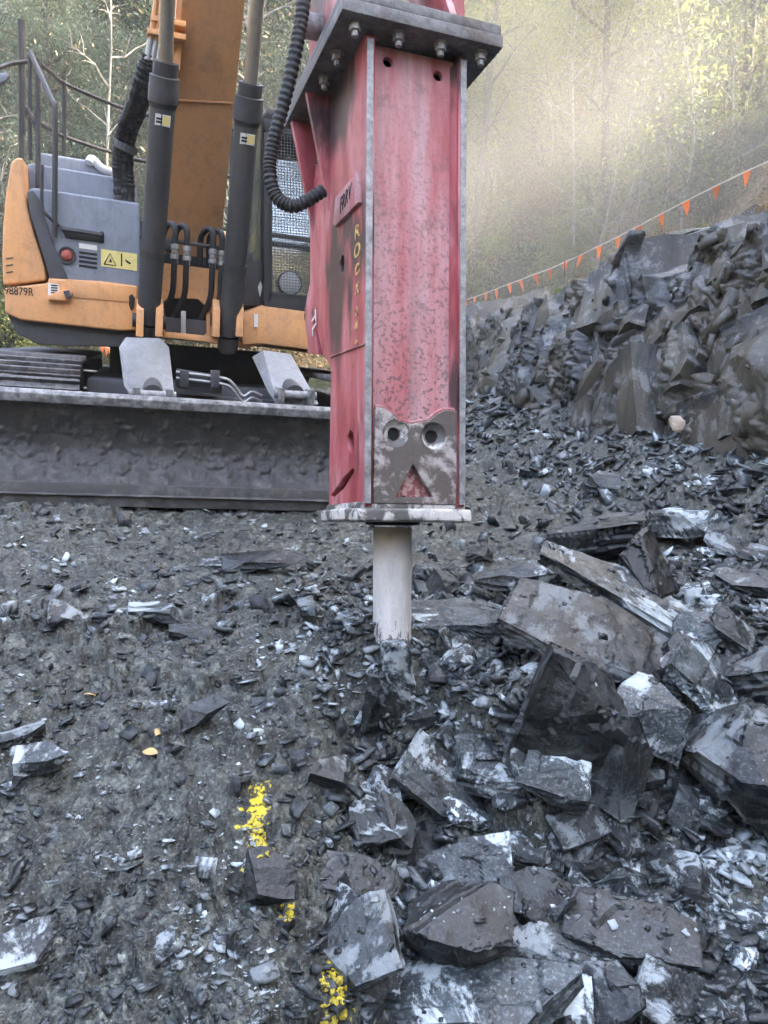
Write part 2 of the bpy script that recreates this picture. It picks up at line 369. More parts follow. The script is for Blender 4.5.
def chisel_mat():
    t = NT('dusty_chisel_steel'); co = t.coords((1, 1, .25)); n1 = t.noise(co, 16, 7, .65); n2 = t.noise(t.coords(), 70, 5, .7); n3 = t.noise(t.coords((1, 1, .35)), 34, 6, .75)
    sep = t.n('SeparateXYZ'); tc = t.n('TexCoord'); t.l(tc.outputs['Object'], sep.inputs[0])
    c = t.ramp(n1, [(.3, (.30, .29, .275)), (.55, (.48, .47, .45)), (.75, (.56, .55, .53))]); c = t.mix(t.ramp(n2, [(.56, 0.0), (.72, .5)]), c, (.2, .17, .14))
    k = t.math('ADD', t.math('MULTIPLY', sep.outputs[2], -1.0), t.math('MULTIPLY', t.math('SUBTRACT', n3, .5), .5)); c = t.mix(t.ramp(k, [(.355, 0.0), (.375, .93)]), c, (.05, .048, .045))
    up_ = t.math('ADD', sep.outputs[2], t.math('MULTIPLY', t.math('SUBTRACT', n1, .5), .2)); c = t.mix(t.ramp(t.math('ADD', up_, 1.0), [(.86, 0.0), (.96, .7)]), c, (.17, .14, .105))
    return t.done(c, .5, t.bump(n2, .4, .004), 0, .5)
M['chisel'] = chisel_mat()
M['plate'] = worn_steel('dirty_mount_plate', (.06, .06, .06), (.20, .20, .20), .5, 18, wid=.14)
M['mud_steel'] = worn_steel('muddy_blade_steel', (.045, .044, .043), (.13, .128, .125), .56, 14, (.06, .05, .042), .5, wid=.12)
M['bare_lit_steel'] = worn_steel('lit_blade_edge', (.10, .10, .098), (.31, .31, .305), .5, 18, (.06, .055, .05), .5, wid=.10)  # pale steel; on the blade's top lip it paints in the lit edge
M['cover'] = worn_steel('scratched_grey_guard', (.17, .175, .18), (.31, .318, .325), .5, 7, (.10, .095, .09), .35, wid=.2)
M['track'] = worn_steel('muddy_track_steel', (.06, .06, .06), (.20, .20, .20), .54, 20, wid=.12)
M['orange'] = paint('dusty_orange_paint', (.66, .32, .12), (.32, .23, .16), .5, .38)
M['orange_boom'] = paint('orange_boom_paint', (.47, .245, .105), (.30, .20, .14), .5, .42)
M['hood'] = paint('dusty_grey_panel', (.20, .225, .265), (.09, .09, .09), .45, .45)
M['hood_dark'] = paint('dark_grey_panel', (.055, .058, .066), (.1, .09, .08), .5, .6)
M['black'] = paint('black_paint', (.022, .023, .026), (.10, .09, .08), .5, .42)
M['cylinder'] = paint('dusty_black_barrel', (.032, .034, .040), (.11, .10, .09), .7, .45)
M['rubber'] = paint('black_rubber', (.014, .014, .015), (.05, .045, .04), .4, .5)
M['chrome'] = paint('chrome_rod', (.42, .38, .33), (.12, .10, .08), .4, .22, metal=.8)
M['fitting'] = paint('zinc_fitting', (.38, .38, .37), (.1, .09, .08), .5, .35, metal=.6)
M['ink_and_shade'] = paint('black_ink_and_shade', (.012, .012, .012), (.03, .03, .03), .3, .8)  # near-black for lettering, and shade painted into holes, slots and recesses
M['white'] = paint('white_label', (.70, .70, .68), (.3, .3, .28), .3, .6)
M['yellow'] = paint('yellow_label', (.72, .60, .22), (.4, .33, .15), .3, .6)
M['stencil'] = worn_steel('worn_yellow_stencil', (.30, .10, .10), (.62, .46, .12), .47, 60, (.3, .1, .1), .4, wid=.08)
M['yellow_paint'] = worn_steel('yellow_spray_paint', (.07, .068, .06), (.62, .50, .03), .44, 95, (.07, .065, .05), .5, wid=.08)
M['flag'] = leaf_mat('orange_flag_fabric', (.66, .20, .06), (.72, .25, .08), .45)
M['rope'] = paint('pale_rope', (.6, .55, .48), (.3, .25, .2), .4, .8)
M['red_lamp'] = paint('red_lamp_lens', (.36, .07, .045), (.12, .05, .04), .5, .4)
M['mesh_wire'] = paint('guard_wire', (.10, .105, .11), (.05, .05, .05), .3, .5)
M['dry_leaf'] = paint('dry_fallen_leaf', (.45, .30, .13), (.25, .15, .07), .5, .8)
M['lampglass'] = paint('pale_lamp_lens', (.55, .57, .56), (.3, .3, .3), .3, .25)
def glass_mat():
    t = NT('cab_glass'); t.t.nodes.remove(t.b); a = t.n('BsdfTransparent'); a.inputs[0].default_value = (.62, .70, .68, 1); g = t.n('BsdfGlossy'); g.inputs['Roughness'].default_value = .05; g.inputs[0].default_value = (.9, .93, .95, 1)
    f = t.n('LayerWeight'); f.inputs[0].default_value = .35; d = t.n('BsdfDiffuse'); d.inputs[0].default_value = (.22, .22, .20, 1)
    m1 = t.n('MixShader'); t.l(t.math('ADD', f.outputs['Fresnel'], .12), m1.inputs[0]); t.l(a.outputs[0], m1.inputs[1]); t.l(g.outputs[0], m1.inputs[2])
    m2 = t.n('MixShader'); t.l(t.ramp(t.noise(t.coords(), 5, 5), [(.4, .05), (.75, .3)]), m2.inputs[0]); t.l(m1.outputs[0], m2.inputs[1]); t.l(d.outputs[0], m2.inputs[2]); t.l(m2.outputs[0], t.t.nodes['Material Output'].inputs[0])
    return t.m
M['glass'] = glass_mat()

# ------------------------------------------------------------------ terrain
FOOT = np.array([(10.5, -7), (9.5, -2), (7.0, 1.0), (4.8, 2.1), (3.5, 2.9), (2.72, 3.6), (2.2, 4.5), (1.72, 5.8), (1.40, 7.4), (1.22, 9.2), (1.02, 11.0), (.80, 12.8), (.4, 15.5), (-.3, 18.0)], float)
def foot_x(y): return np.interp(y, FOOT[:, 1], FOOT[:, 0])
def top_z(y): return np.interp(y, [3, 5.1, 6, 7.6, 9.5, 12.5, 15, 18], [2.1, 1.84, 1.66, 1.55, 1.42, 1.30, 1.34, 1.4])
def hbase(x, y):
    x = np.asarray(x, float); y = np.asarray(y, float)
    z = -0.095 * (np.clip(x, -5, .7) + .45) * sstep(1.6, 3.6, y) + 0.012 * np.clip(y - 5, 0, 10)
    z = z - .30 * sstep(2.5, 1.15, y)
    z = z - .05 * sstep(-.2, .9, x) * sstep(2.2, 1.2, y)
    ys = 2.30 - .42 * sstep(.12, .40, x) + .30 * sstep(.62, .9, x) - .04 * np.sin(9 * x)                      # broken ledge the chisel works on
    z = z - .17 * sstep(-.25, .12, x) * sstep(ys + .03, ys - .13, y) * sstep(3.4, 1.4, x)
    z = z + .10 * np.exp(-((x - .42) / .22) ** 2 - ((y - 2.1) / .2) ** 2)
    z = z + .20 * np.exp(-((x - .85) / .5) ** 2 - ((y - 2.85) / .42) ** 2) + .12 * np.exp(-((x - 1.25) / .35) ** 2 - ((y - 2.2) / .4) ** 2)
    z = z + .10 * np.exp(-((x + .02) / .22) ** 2 - ((y - 2.40) / .14) ** 2)
    d = x - foot_x(y)
    z = z + .38 * sstep(-.9, .35, d) * sstep(12.5, 9, y)
    return z
def ground_z(x, y): return float(hbase(x, y))
def hit(u, v, tmax=16):
    d = ray(u, v); t = .5
    while t < tmax:
        p = C0 + d * t
        if p.z < ground_z(p.x, p.y): break
        t *= 1.006
    return C0 + d * t
def ground_detail(x, y):
    act = .55 + .9 * sstep(-.1, .5, fbm(x * 1.3, y * 1.3, 5)) 
    right = sstep(-.35, .35, x) * sstep(3.2, 1.6, y)
    d = -.014 * act - .004 + fbm(x * 1.1, y * 1.1, 1) * .035 + fbm(x * 4, y * 4, 9) * .022
    w = fbm(x * 6, y * 6, 31) * .06; wx, wy = x + w, y - w
    d = d - .045 * right + blocks(x / .30, y / .26, 8, 2.0, 1.0) * .10 * right
    d = d + blocks(wx / .19, wy / .14, 3, 1.2, 1.5) * (.026 * act + .02 * right)
    d = d + blocks((wx * .8 + wy * .6) / .085, (wy * .8 - wx * .6) / .06, 4, 1.3, 1.5) * (.017 * act + .008 * right)
    d = d + blocks((wx * .6 - wy * .8) / .040, (wy * .6 + wx * .8) / .028, 6, 1.3, 1.6) * (.0105 * (.5 + .6 * act))
    return d + blocks(wx / .019, wy / .014, 7, 1.2, 1.6) * .0052 + fbm(x * 60, y * 60, 14, o=2) * .0025
hit0 = hit
M['ground'] = ground_mat()
rad = np.exp(np.linspace(math.log(.45), math.log(18), 740))
ang = np.concatenate([np.arange(-180, -42, 2.0), np.arange(-42, 42, .12), np.arange(42, 180, 2.0)]) * math.pi / 180
A, Rr = np.meshgrid(ang, rad); GX, GY = Rr * np.sin(A), Rr * np.cos(A)
GZ = hbase(GX, GY) + ground_detail(GX, GY) * sstep(.2, 1.2, Rr)
V = np.stack([GX, GY, GZ], -1).reshape(-1, 3)
Fg = grid_faces(len(rad), len(ang), True)
cidx = len(V); V = np.vstack([V, [[0, 0, float(hbase(0, 0))]]])
me = np_mesh('ground', V, Fg, False)
o = link(me, 'ground', M['ground']); tag(o, kind='structure')
# small cap under the camera so that the sheet is closed
cap = MB().add([(0, 0, ground_z(0, .3) - .02)] + [(.47 * math.sin(a), .47 * math.cos(a), ground_z(.45 * math.sin(a), .45 * math.cos(a))) for a in np.linspace(0, 2 * math.pi, 25)[:-1]],
               [(0, k + 1, (k + 1) % 24 + 1) for k in range(24)])
tag(cap.build('ground_patch', M['ground']), kind='structure')

# the cut rock face
def arc(P, n):
    s = np.concatenate([[0], np.cumsum(np.hypot(*np.diff(P, axis=0).T))])
    # denser where it is in view
    t = np.concatenate([np.linspace(0, s[3], 60)[:-1], np.linspace(s[3], s[-1], n)])
    return np.stack([np.interp(t, s, P[:, k]) for k in range(2)], -1), t
fp = FOOT.copy()
for _ in range(3):      # soften the corners of the line
    q = np.empty((2 * len(fp) - 2, 2)); q[0::2] = .75 * fp[:-1] + .25 * fp[1:]; q[1::2] = .25 * fp[:-1] + .75 * fp[1:]; fp = q
FP, sarc = arc(fp, 760)
tg = np.gradient(FP, axis=0); tg /= np.linalg.norm(tg, axis=1)[:, None]
nout = np.stack([-tg[:, 1], tg[:, 0]], -1)                 # towards the pit (-x)
nt = 250; tt = np.linspace(-.12, 1.0, nt); tb = np.concatenate([tt, np.linspace(1.02, 1.9, 60)])
S, T = np.meshgrid(np.arange(len(FP)), tb, indexing='ij')
zt = top_z(FP[:, 1])[:, None] + fbm(sarc * .9, sarc * 0 + 3.3, 71)[:, None] * .16 + facets([sarc / .7, sarc * 0], 77, .6, 0)[:, None] * .2
up = np.clip(T, None, 1.0); back = np.clip(T - 1, 0, None)
setb = .62 * np.maximum(up, 0) ** 1.15 + 1.9 * back                      # horizontal set-back behind the foot line
bx = FP[:, 0][:, None] - nout[:, 0][:, None] * setb; by = FP[:, 1][:, None] - nout[:, 1][:, None] * setb
bz = zt * up + .35 * back
sa = sarc[:, None] + bz * 0; hg = bz * 1.25                 # unrolled coordinates of the face
q1 = sa * .82 - hg * .57; q2 = sa * .57 + hg * .82            # joints dip to the right
wv = fbm(sa * 1.1, hg * 1.1, 51) * .2
dsp = blocks((q1 + wv) / .60, (q2 - wv) / .95, 41, 3.2, 1.1, .44) * .17 + fbm(sa * .5, hg * .5, 49) * .22
dsp = dsp + blocks((q1 - wv) / .24, (q2 + wv) / .40, 43, 3.2, 1.3, .42) * .05
brk = sstep(-.05, .35, fbm(sa * .9, hg * .9, 61))
dsp = dsp + blocks(q1 / .095, q2 / .15, 45, 3.0, 1.4, .42) * .03 * (.1 + brk) + blocks(q2 / .045, q1 / .035, 46, 3.0, 1.4) * .02 * (.05 + brk)
dsp = dsp + back * (fbm(bx * 2.5, by * 2.5, 58) * .35 + blocks(bx / .22, by / .3, 59, 2.0, 1.2) * .22)
fade = sstep(1.6, 1.0, T)
X = bx + nout[:, 0][:, None] * dsp * fade * .9; Y = by + nout[:, 1][:, None] * dsp * fade * .9; Z = bz + dsp * (.35 + .35 * back) * np.clip(T + .1, 0, 1)
V = np.stack([X, Y, Z], -1).reshape(-1, 3)
RF = link(np_mesh('rock_face', V, grid_faces(len(FP), len(tb)), False), 'rock_face', M['wall']); tag(RF, kind='structure')
WALL = np.stack([X, Y, Z], -1); WOUT = nout

# wooded slopes round the pit
def hill(x, y):
    x = np.asarray(x, float); y = np.asarray(y, float)
    d = x - foot_x(y)
    zr = top_z(y) - .14 + .30 * (d - 1.4) + .75 * np.clip(d - 5.0, 0, 15) - .2 * np.clip(d - 20, 0, 99)  # right slope steepened out of view to throw the pit into shade
    zr = np.where(d > 1.2, zr, -3.0) * sstep(34, 12, y) + np.where(y > 12, 0, 0)
    zb = .35 + .36 * (y - 14.0) + .34 * np.clip(y - 17.5, 0, 60) - .5 * np.clip(y - 62, 0, 99)
    zb = np.where(y > 13.8, zb, -3.0)
    zl = np.where(x < -8, .3 + .8 * (-8 - x) - .5 * np.clip(-x - 30, 0, 99), -3.0)
    zc = np.where(y < -6, .3 + .9 * (-6 - y) - .6 * np.clip(-y - 26, 0, 99), -3.0)  # left and rear slopes, out of view, steepened to block low sky light
    z = np.maximum(np.maximum(zr, zb), np.maximum(zl, zc))
    return z + np.where(z > -2.5, fbm(x * .35, y * .35, 81) * .35 + fbm(x * 1.3, y * 1.3, 83) * .12, 0)
hx = np.concatenate([np.linspace(-75, -12, 50)[:-1], np.linspace(-12, 14, 110)[:-1], np.linspace(14, 75, 50)])
hy = np.concatenate([np.linspace(-45, 0, 30)[:-1], np.linspace(0, 26, 110)[:-1], np.linspace(26, 90, 50)])
HX, HY = np.meshgrid(hx, hy, indexing='ij')
tag(link(np_mesh('hillside', np.stack([HX, HY, hill(HX, HY)], -1).reshape(-1, 3), grid_faces(len(hx), len(hy))[:, ::-1], True), 'hillside', M['litter']), kind='structure')
def hz(x, y): return float(hill(x, y))

# ------------------------------------------------------------------ hydraulic breaker
MBK = Matrix.Translation((.027, 2.445, .402)) @ Matrix.Rotation(R(19.8), 4, 'Z') @ Matrix.Rotation(R(4.9), 4, 'Y') @ Matrix.Rotation(R(-12.4), 4, 'X')
bk = empty('hydraulic_breaker', MBK)
tag(bk, 'worn red hydraulic rock breaker with scuffed grey lower plate, standing on its chisel', 'rock breaker')
HP, WX, DY = 1.42, .157, .187
def bl(u, v, x=-WX):
    p = on_plane(MBK, 0, x, u, v); return (p.y, p.z)
def bf(u, v, y=-.18):
    p = on_plane(MBK, 1, y, u, v); return (p.x, p.z)
for s in (-1, 1):
    out = [(-DY, .04), (-DY, HP - .02)]
    out += [bl(338, 40), bl(326, 110), bl(314, 180), bl(310, 215), bl(310, 300), bl(322, 352), bl(331, 368), (DY - .01, .04)]
    holes = [[bl(u, v) for u, v in ((347, 436), (350, 430), (353, 433), (354, 445), (352, 453), (349, 450))],
             [bl(u, v) for u, v in ((332, 499), (331, 495), (343, 478), (353, 468), (354, 472), (344, 488))],
             [bl(u, v) for u, v in ((340, 262), (342, 255), (344, 256), (344, 268), (342, 274), (340, 270))]]
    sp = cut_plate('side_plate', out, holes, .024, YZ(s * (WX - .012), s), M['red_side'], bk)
    e = MB().prism([(-DY - .0035, .047), (-DY + .004, .047), (-DY + .004, HP - .03), (-DY - .0035, HP - .03)], 'x', s * WX - s * .0175, s * WX + s * .0015)
    e.build('edge_strip', M['edge'], sp, .001)
    # rear half, bent inward behind the plate
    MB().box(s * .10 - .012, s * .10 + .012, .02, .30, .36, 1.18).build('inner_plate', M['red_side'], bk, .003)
p1, p2 = bl(309, 300), bl(312, 356)
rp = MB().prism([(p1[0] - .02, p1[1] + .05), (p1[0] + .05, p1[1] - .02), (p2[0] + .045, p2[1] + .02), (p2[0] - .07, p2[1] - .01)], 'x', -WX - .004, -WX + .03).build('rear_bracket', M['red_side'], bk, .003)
q = bl(317, 322)
text('white_mark', 'TL', .075, YZ(-WX - .006) @ Matrix.Translation((q[0] + .02, q[1], 0)) @ Matrix.Rotation(R(78), 4, 'Z') @ Matrix.Scale(-1, 4, (1, 0, 0)), M['white'], rp, .001)
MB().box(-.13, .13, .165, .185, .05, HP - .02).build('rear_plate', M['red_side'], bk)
# front plate with its two upper holes
fo = [(-.133, .047), (.133, .047), (.133, HP - .02), (-.133, HP - .02)]
hl = [circ(*bf(388, 62, -.15), .015), circ(*bf(438, 76, -.15), .015)]
cut_plate('front_plate', fo, hl, .02, XZ(-.140), M['red_front'], bk)
MB().box(-.13, .13, -.10, -.095, .05, HP - .03).build('core', M['ink_and_shade'], bk)
ch = MB()
for s in (-1, 1): ch.prism([(s * .134, -.148), (s * .134, -.178), (s * .120, -.148)], 'z', .05, HP - .04)
ch.build('corner_weld', M['red_side'], bk)
# lower armour plate: dipped upper edge, two countersunk eyes, a triangular recess
ap = [(-.131, .047), (.131, .047)] + [bf(u, v) for u, v in ((461, 411), (445, 410), (437, 414), (428, 421), (412, 424), (400, 421), (392, 413), (384, 408), (376, 407))]
eyes = [bf(396, 433.5), bf(433.5, 436)]
tri = [bf(395, 497), bf(434, 497), bf(413, 465)]
ar = cut_plate('armour_plate', ap, [circ(*e, .0385, 28) for e in eyes] + [tri], .032, XZ(-.166), M['armor'], bk, .003)
for e in eyes:
    MB().lathe((e[0], -.181, e[1]), (0, 1, 0), [(0, .0385), (.004, .0365), (.014, .027), (.017, .0205), (.032, .0205), (.032, .0001)], 28).build('bolt_seat', M['flange'], ar, smooth=True)
    MB().lathe((e[0], -.152, e[1]), (0, 1, 0), [(0, .019), (.001, .0001)], 20).build('bolt_hole', M['ink_and_shade'], ar)
MB().prism(tri, 'y', -.158, -.150).build('recess', M['armor_red'], ar)
rim = MB().tube([(p[0], -.168, p[1] + .004) for p in ap[2:]], .006, 6); rim.build('weld_bead', M['red_front'], ar, smooth=True)
# flange and chisel
fl = MB().box(-.182, .182, -.192, .19, -.004, .034).build('bottom_flange', M['flange'], bk, .010, seg=3, jit=.004, sub=2)
MB().box(-.165, .165, -.178, .178, .030, .052).build('collar', M['flange'], bk, .006)
tl = .60
pr = [(0.02, .060), (.03, .0605)] + [(.04 + tl * k / 14, .0605) for k in range(15)] + [(.75, .02)]
MB().lathe((0, 0, .0), (0, 0, -1), pr, 36).build('chisel', M['chisel'], bk, smooth=True)
MB().lathe((0, 0, .0), (0, 0, -1), [(-.01, .085), (.012, .085), (.014, .062)], 36).build('bushing', M['ink_and_shade'], bk, smooth=True)
# top plate pair, bolts, gussets
PX, PF, PB = .252, -.246, .46
MB().box(-PX, PX, PF, PB, HP - .004, HP + .034).build('top_plate', M['plate'], bk, .004)
MB().box(-PX + .004, PX - .004, PF + .004, PB, HP + .036, HP + .066).build('adapter_plate', M['plate'], bk, .004)
spots = [(x, PF + .045) for x in (-.20, -.067, .067, .20)] + [(-.205, y) for y in (PF + .20, PF + .34, PF + .48)] + [(.205, y) for y in (PF + .20, PF + .34, PF + .48)]
for x, y in spots:
    b = MB().lathe((x, y, HP - .004), (0, 0, -1), [(0, .021), (.006, .021), (.0061, .017), (.024, .017), (.0241, .010), (.04, .010), (.042, .0001)], 6).build('bolt', M['edge'], bk)
for s in (-1, 1):
    for y in (.20, .40):
        MB().prism([(s * .15, HP - .006), (s * .24, HP - .006), (s * .155, HP - .40)], 'y', y - .01, y + .01).build('gusset', M['red_side'], bk, .002)
# adapter ears that carry the pins
for s in (-1, 1):
    MB().prism([(-.12, HP + .06), (.36, HP + .06), (.34, HP + .36), (.2, HP + .52), (.05, HP + .52), (-.1, HP + .34)], 'x', s * .17 - .02, s * .17 + .02).build('ear', M['red_side'], bk, .004)
    MB().prism([(-.20, HP + .066), (-.10, HP + .066), (-.10, HP + .26)], 'x', s * .12 - .012, s * .12 + .012).build('ear_rib', M['red_side'], bk, .002)
for y, z in ((.08, HP + .40), (.2, HP + .22)):
    MB().cyl((-.25, y, z), (.25, y, z), .04, n=20).build('pin', M['edge'], bk, smooth=True)
# plaque with cut lettering, yellow stencil
pq = [bl(u, v) for u, v in ((339, 198), (361, 172), (362, 203), (338, 227), (336, 224))]
pl = MB().prism(pq, 'x', -WX - .012, -WX + .002).build('plaque', M['red_front'], bk, .003)
c = bl(349, 199)
FLIP = Matrix.Scale(-1, 4, (1, 0, 0))
dirv = Vector(bl(358, 187)) - Vector(bl(340, 213))
text('cut_lettering', 'FRRV', .066, YZ(-WX - .0125) @ Matrix.Translation((c[0], c[1] - .005, 0)) @ Matrix.Rotation(math.atan2(-dirv.y, -dirv.x), 4, 'Z') @ FLIP @ Matrix.Scale(.75, 4, (1, 0, 0)), M['ink_and_shade'], pl, .0012, shear=.3)
for k, chh in enumerate('ROCK'):
    q = bl(357.5, 232 + 19 * k)
    text('stencil_letter', chh, .075 if k < 2 else .06, YZ(-WX - .0012) @ Matrix.Translation((q[0], q[1], 0)) @ FLIP @ Matrix.Scale(.75, 4, (0, 1, 0)), M['stencil'], bk, .0008, bold=.002)
for k, chh in enumerate('244'):
    q = bl(356.5, 312 + 15 * k)
    text('stencil_letter', chh, .05, YZ(-WX - .0012) @ Matrix.Translation((q[0], q[1], 0)) @ FLIP @ Matrix.Scale(.75, 4, (0, 1, 0)), M['stencil'], bk, .0008, bold=.002)
MB().tube([(-WX - .002, bl(331, 357)[0], bl(331, 357)[1]), (-WX - .003, bl(345, 352)[0], bl(345, 352)[1]), (-WX - .002, bl(366, 344)[0], bl(366, 344)[1])], .003, 6).build('weld_seam', M['armor_red'], bk)
# corrugated hose
hp = curve_pts([MBK.inverted() @ at_y(u, v, y) for u, v, y in ((310, -60, 2.72), (304, 0, 2.70), (297, 45, 2.68), (286, 95, 2.66), (274, 140, 2.65), (270, 172, 2.64), (276, 196, 2.63), (291, 206, 2.62), (305, 202, 2.62), (324, 190, 2.64))], 60)
res = [hp[0]]
for p in hp[1:]:
    if (p - res[-1]).length > .0028: res.append(p)
MB().tube(res, [.0190 + (.0026 if k % 4 < 2 else -.0008) for k in range(len(res))], 14).build('corrugated_hose', M['rubber'], bk, smooth=True)

# ------------------------------------------------------------------ excavator
MX = Matrix.Translation((-1.53, 6.28, .02)) @ Matrix.Rotation(R(17), 4, 'Z') @ Matrix.Rotation(R(4.8), 4, 'Y')
ex = empty('excavator', MX)
tag(ex, 'orange and grey tracked excavator with a front dozer blade, parked behind the breaker', 'excavator')
def P(u, v, y): return on_plane(MX, 1, y, u, v)
def P2(u, v, y): p = P(u, v, y); return (p.x, p.z)
def slab(name, px, y0, y1, mat, parent=ex, bevel=.012, **k):
    return MB().prism([P2(u, v, y0) for u, v in px], 'y', y0, y1).build(name, mat, parent, bevel, **k)
# --- blade
bt, bb = P(160, 399, -2.05), P(160, 502, -2.12)
z1, z0 = bt.z, bb.z
XL, XR = -1.27, 1.24
prof = []
for k in range(61):
    t = k / 60; z = z0 + .03 + (z1 - z0 - .03) * t
    prof.append((-2.14 + .235 * math.sin(math.pi * (t ** .72) * .93) + .055 * t ** 3, z))
nx = 420; rngb = np.linspace(XL, XR, nx)
pv = np.array(prof); BX, BI = np.meshgrid(rngb, np.arange(61), indexing='ij')
by_, bz_ = pv[BI, 0], pv[BI, 1]
tz = (bz_ - z0) / (z1 - z0)
mud = np.clip(blocks(BX * 16, bz_ * 22, 201) * .9 + fbm(BX * 5, bz_ * 8, 205) * .9 + .1, 0, 1) * np.exp(-((tz - .27) / .15) ** 2) * .030 + np.clip(fbm(BX * 30, bz_ * 30, 203) - .12, 0, 1) * .022 + fbm(BX * 3, bz_ * 3, 207) * .006
F_ = grid_faces(nx, 61); base = np.stack([BX, by_ - mud, bz_], -1).reshape(-1, 3)
bl_ = link(np_mesh('blade', base, F_, True), 'blade', M['mud_steel'], ex)
MB().prism([(p[0] + .03, p[1]) for p in prof] + [(-1.86, z1), (-1.86, z0 + .1)], 'x', XL + .01, XR - .01).build('blade_back', M['mud_steel'], bl_)
lp = [(prof[-1][0] - .004, z1 - .055), (prof[-1][0] - .012, z1 - .01), (prof[-1][0] + .01, z1 + .012), (prof[-1][0] + .07, z1 + .006), (prof[-1][0] + .07, z1 - .05)]
MB().prism(lp, 'x', XL - .004, XR + .004).build('top_lip', M['bare_lit_steel'], bl_, .006)
MB().prism([(-2.125, z0 - .03), (-2.105, z0 - .03), (-2.075, z0 + .085), (-2.112, z0 + .085)], 'x', XL - .006, XR + .006).build('cutting_edge', M['mud_steel'], bl_, .004)
for x in (XL - .012, XR + .004): MB().prism(prof + [(-1.84, z1), (-1.84, z0)], 'x', x, x + .014).build('end_plate', M['mud_steel'], bl_)
for x in np.linspace(XL + .15, XR - .15, 9): MB().lathe((x, -2.113, z0 + .03), (0, -1, 0), [(0, .02), (.006, .016), (.008, .0001)], 12).build('edge_bolt', M['mud_steel'], bl_)
# --- push arms and guards
for (face, side) in ((((119, 347), (126, 337), (160, 338), (169, 347), (175, 398), (133, 399), (124, 385)), None),
                     (((263, 350), (291, 354), (319, 404), (278, 406)), ((252, 357), (263, 350), (278, 406), (268, 392)))):
    n_ = len(face); ys = [(-1.60 if v < 370 else -1.97) for u, v in face]
    A_ = [P(u, v, y) for (u, v), y in zip(face, ys)]; B_ = [p + Vector((0, .035, -.012)) for p in A_]
    g = MB().loft(A_, B_).build('lift_guard', M['cover'], ex, .004)
    if side:
        A_ = [P(u, v, y) for (u, v), y in zip(side, (-1.50, -1.601, -1.971, -1.84))]
        MB().loft(A_, [p + Vector((.02, .03, -.01)) for p in A_]).build('guard_side', M['cover'], g, .003)
    cx_ = sum(p.x for p in A_) / len(A_)
for u0 in (153, 296):
    a = P(u0, 397, -2.0)
    for dx in (-.085, .085): MB().box(a.x + dx - .018, a.x + dx + .018, -2.02, -1.9, a.z - .05, a.z + .045).build('lug', M['bare_lit_steel'], ex, .006)
    MB().cyl((a.x - .12, -1.97, a.z + .01), (a.x + .12, -1.97, a.z + .01), .024, n=16).build('lug_pin', M['edge'], ex, smooth=True)
    MB().cyl((a.x, -1.97, a.z + .01), (a.x + .0, -1.25, .78), .055, n=18).build('blade_cylinder', M['cylinder'], ex, smooth=True)
    MB().prism([(-1.85, .1), (-1.85, .32), (-1.0, .5), (-1.0, .3)], 'x', a.x - .09, a.x + .09).build('push_arm', M['mud_steel'], ex, .01)
# --- undercarriage frame
MB().box(-.72, .72, -1.2, 1.2, .30, .66).build('track_frame', M['hood_dark'], ex, .03)
MB().box(-.5, .5, -1.32, -1.15, .36, .60).build('frame_nose', M['hood_dark'], ex, .02)
MB().cyl((0, 0, .64), (0, 0, .90), .62, n=40).build('slew_ring', M['ink_and_shade'], ex, smooth=True)
for dz, dx in ((0, 0), (.035, .01)):
    pth = [P(u, v - dz * 170, -1.55) for u, v in ((176, 378), (222, 384), (233, 390), (243, 402), (252, 398), (262, 402))]
    MB().tube(curve_pts(pth, 6), .010, 8).build('steel_line', M['fitting'], ex, smooth=True)
for u in (184, 215):
    p = P(u, 379, -1.56); MB().box(p.x - .025, p.x + .025, -1.58, -1.5, p.z - .05, p.z + .05).build('line_clamp', M['hood_dark'], ex, .004)
p = P(178, 378, -1.52); q = P(222, 385, -1.52)
MB().prism([(p.x, p.z - .06), (q.x, q.z - .06), (q.x, q.z + .05), (p.x, p.z + .05)], 'y', -1.52, -1.3).build('line_plate', M['hood_dark'], ex, .004)
# --- tracks
HL, RT = 1.42, .36
tz0 = RT + .03
def track_pt(s):
    Lp = 2 * HL; c = math.pi * RT; s %= (2 * Lp + 2 * c)
    if s < Lp: return (-HL + s, tz0 + RT, 0)
    s -= Lp
    if s < c: a = s / RT; return (HL + RT * math.sin(a), tz0 + RT * math.cos(a), -a)
    s -= c
    if s < Lp: return (HL - s, tz0 - RT, math.pi)
    s -= Lp; a = s / RT; return (-HL - RT * math.sin(a), tz0 - RT * math.cos(a), math.pi - a)
tot = 4 * HL + 2 * math.pi * RT; NS = 46; pitch = tot / NS
sb = MB(); w2 = .265
sb.box(-w2, w2, -pitch / 2 + .006, pitch / 2 - .006, .0, .014)
for yy in (-.055, 0, .055): sb.prism([(yy - .012, .012), (yy + .012, .012), (yy + .006, .038), (yy - .006, .038)], 'x', -w2, w2)
shoe0 = None
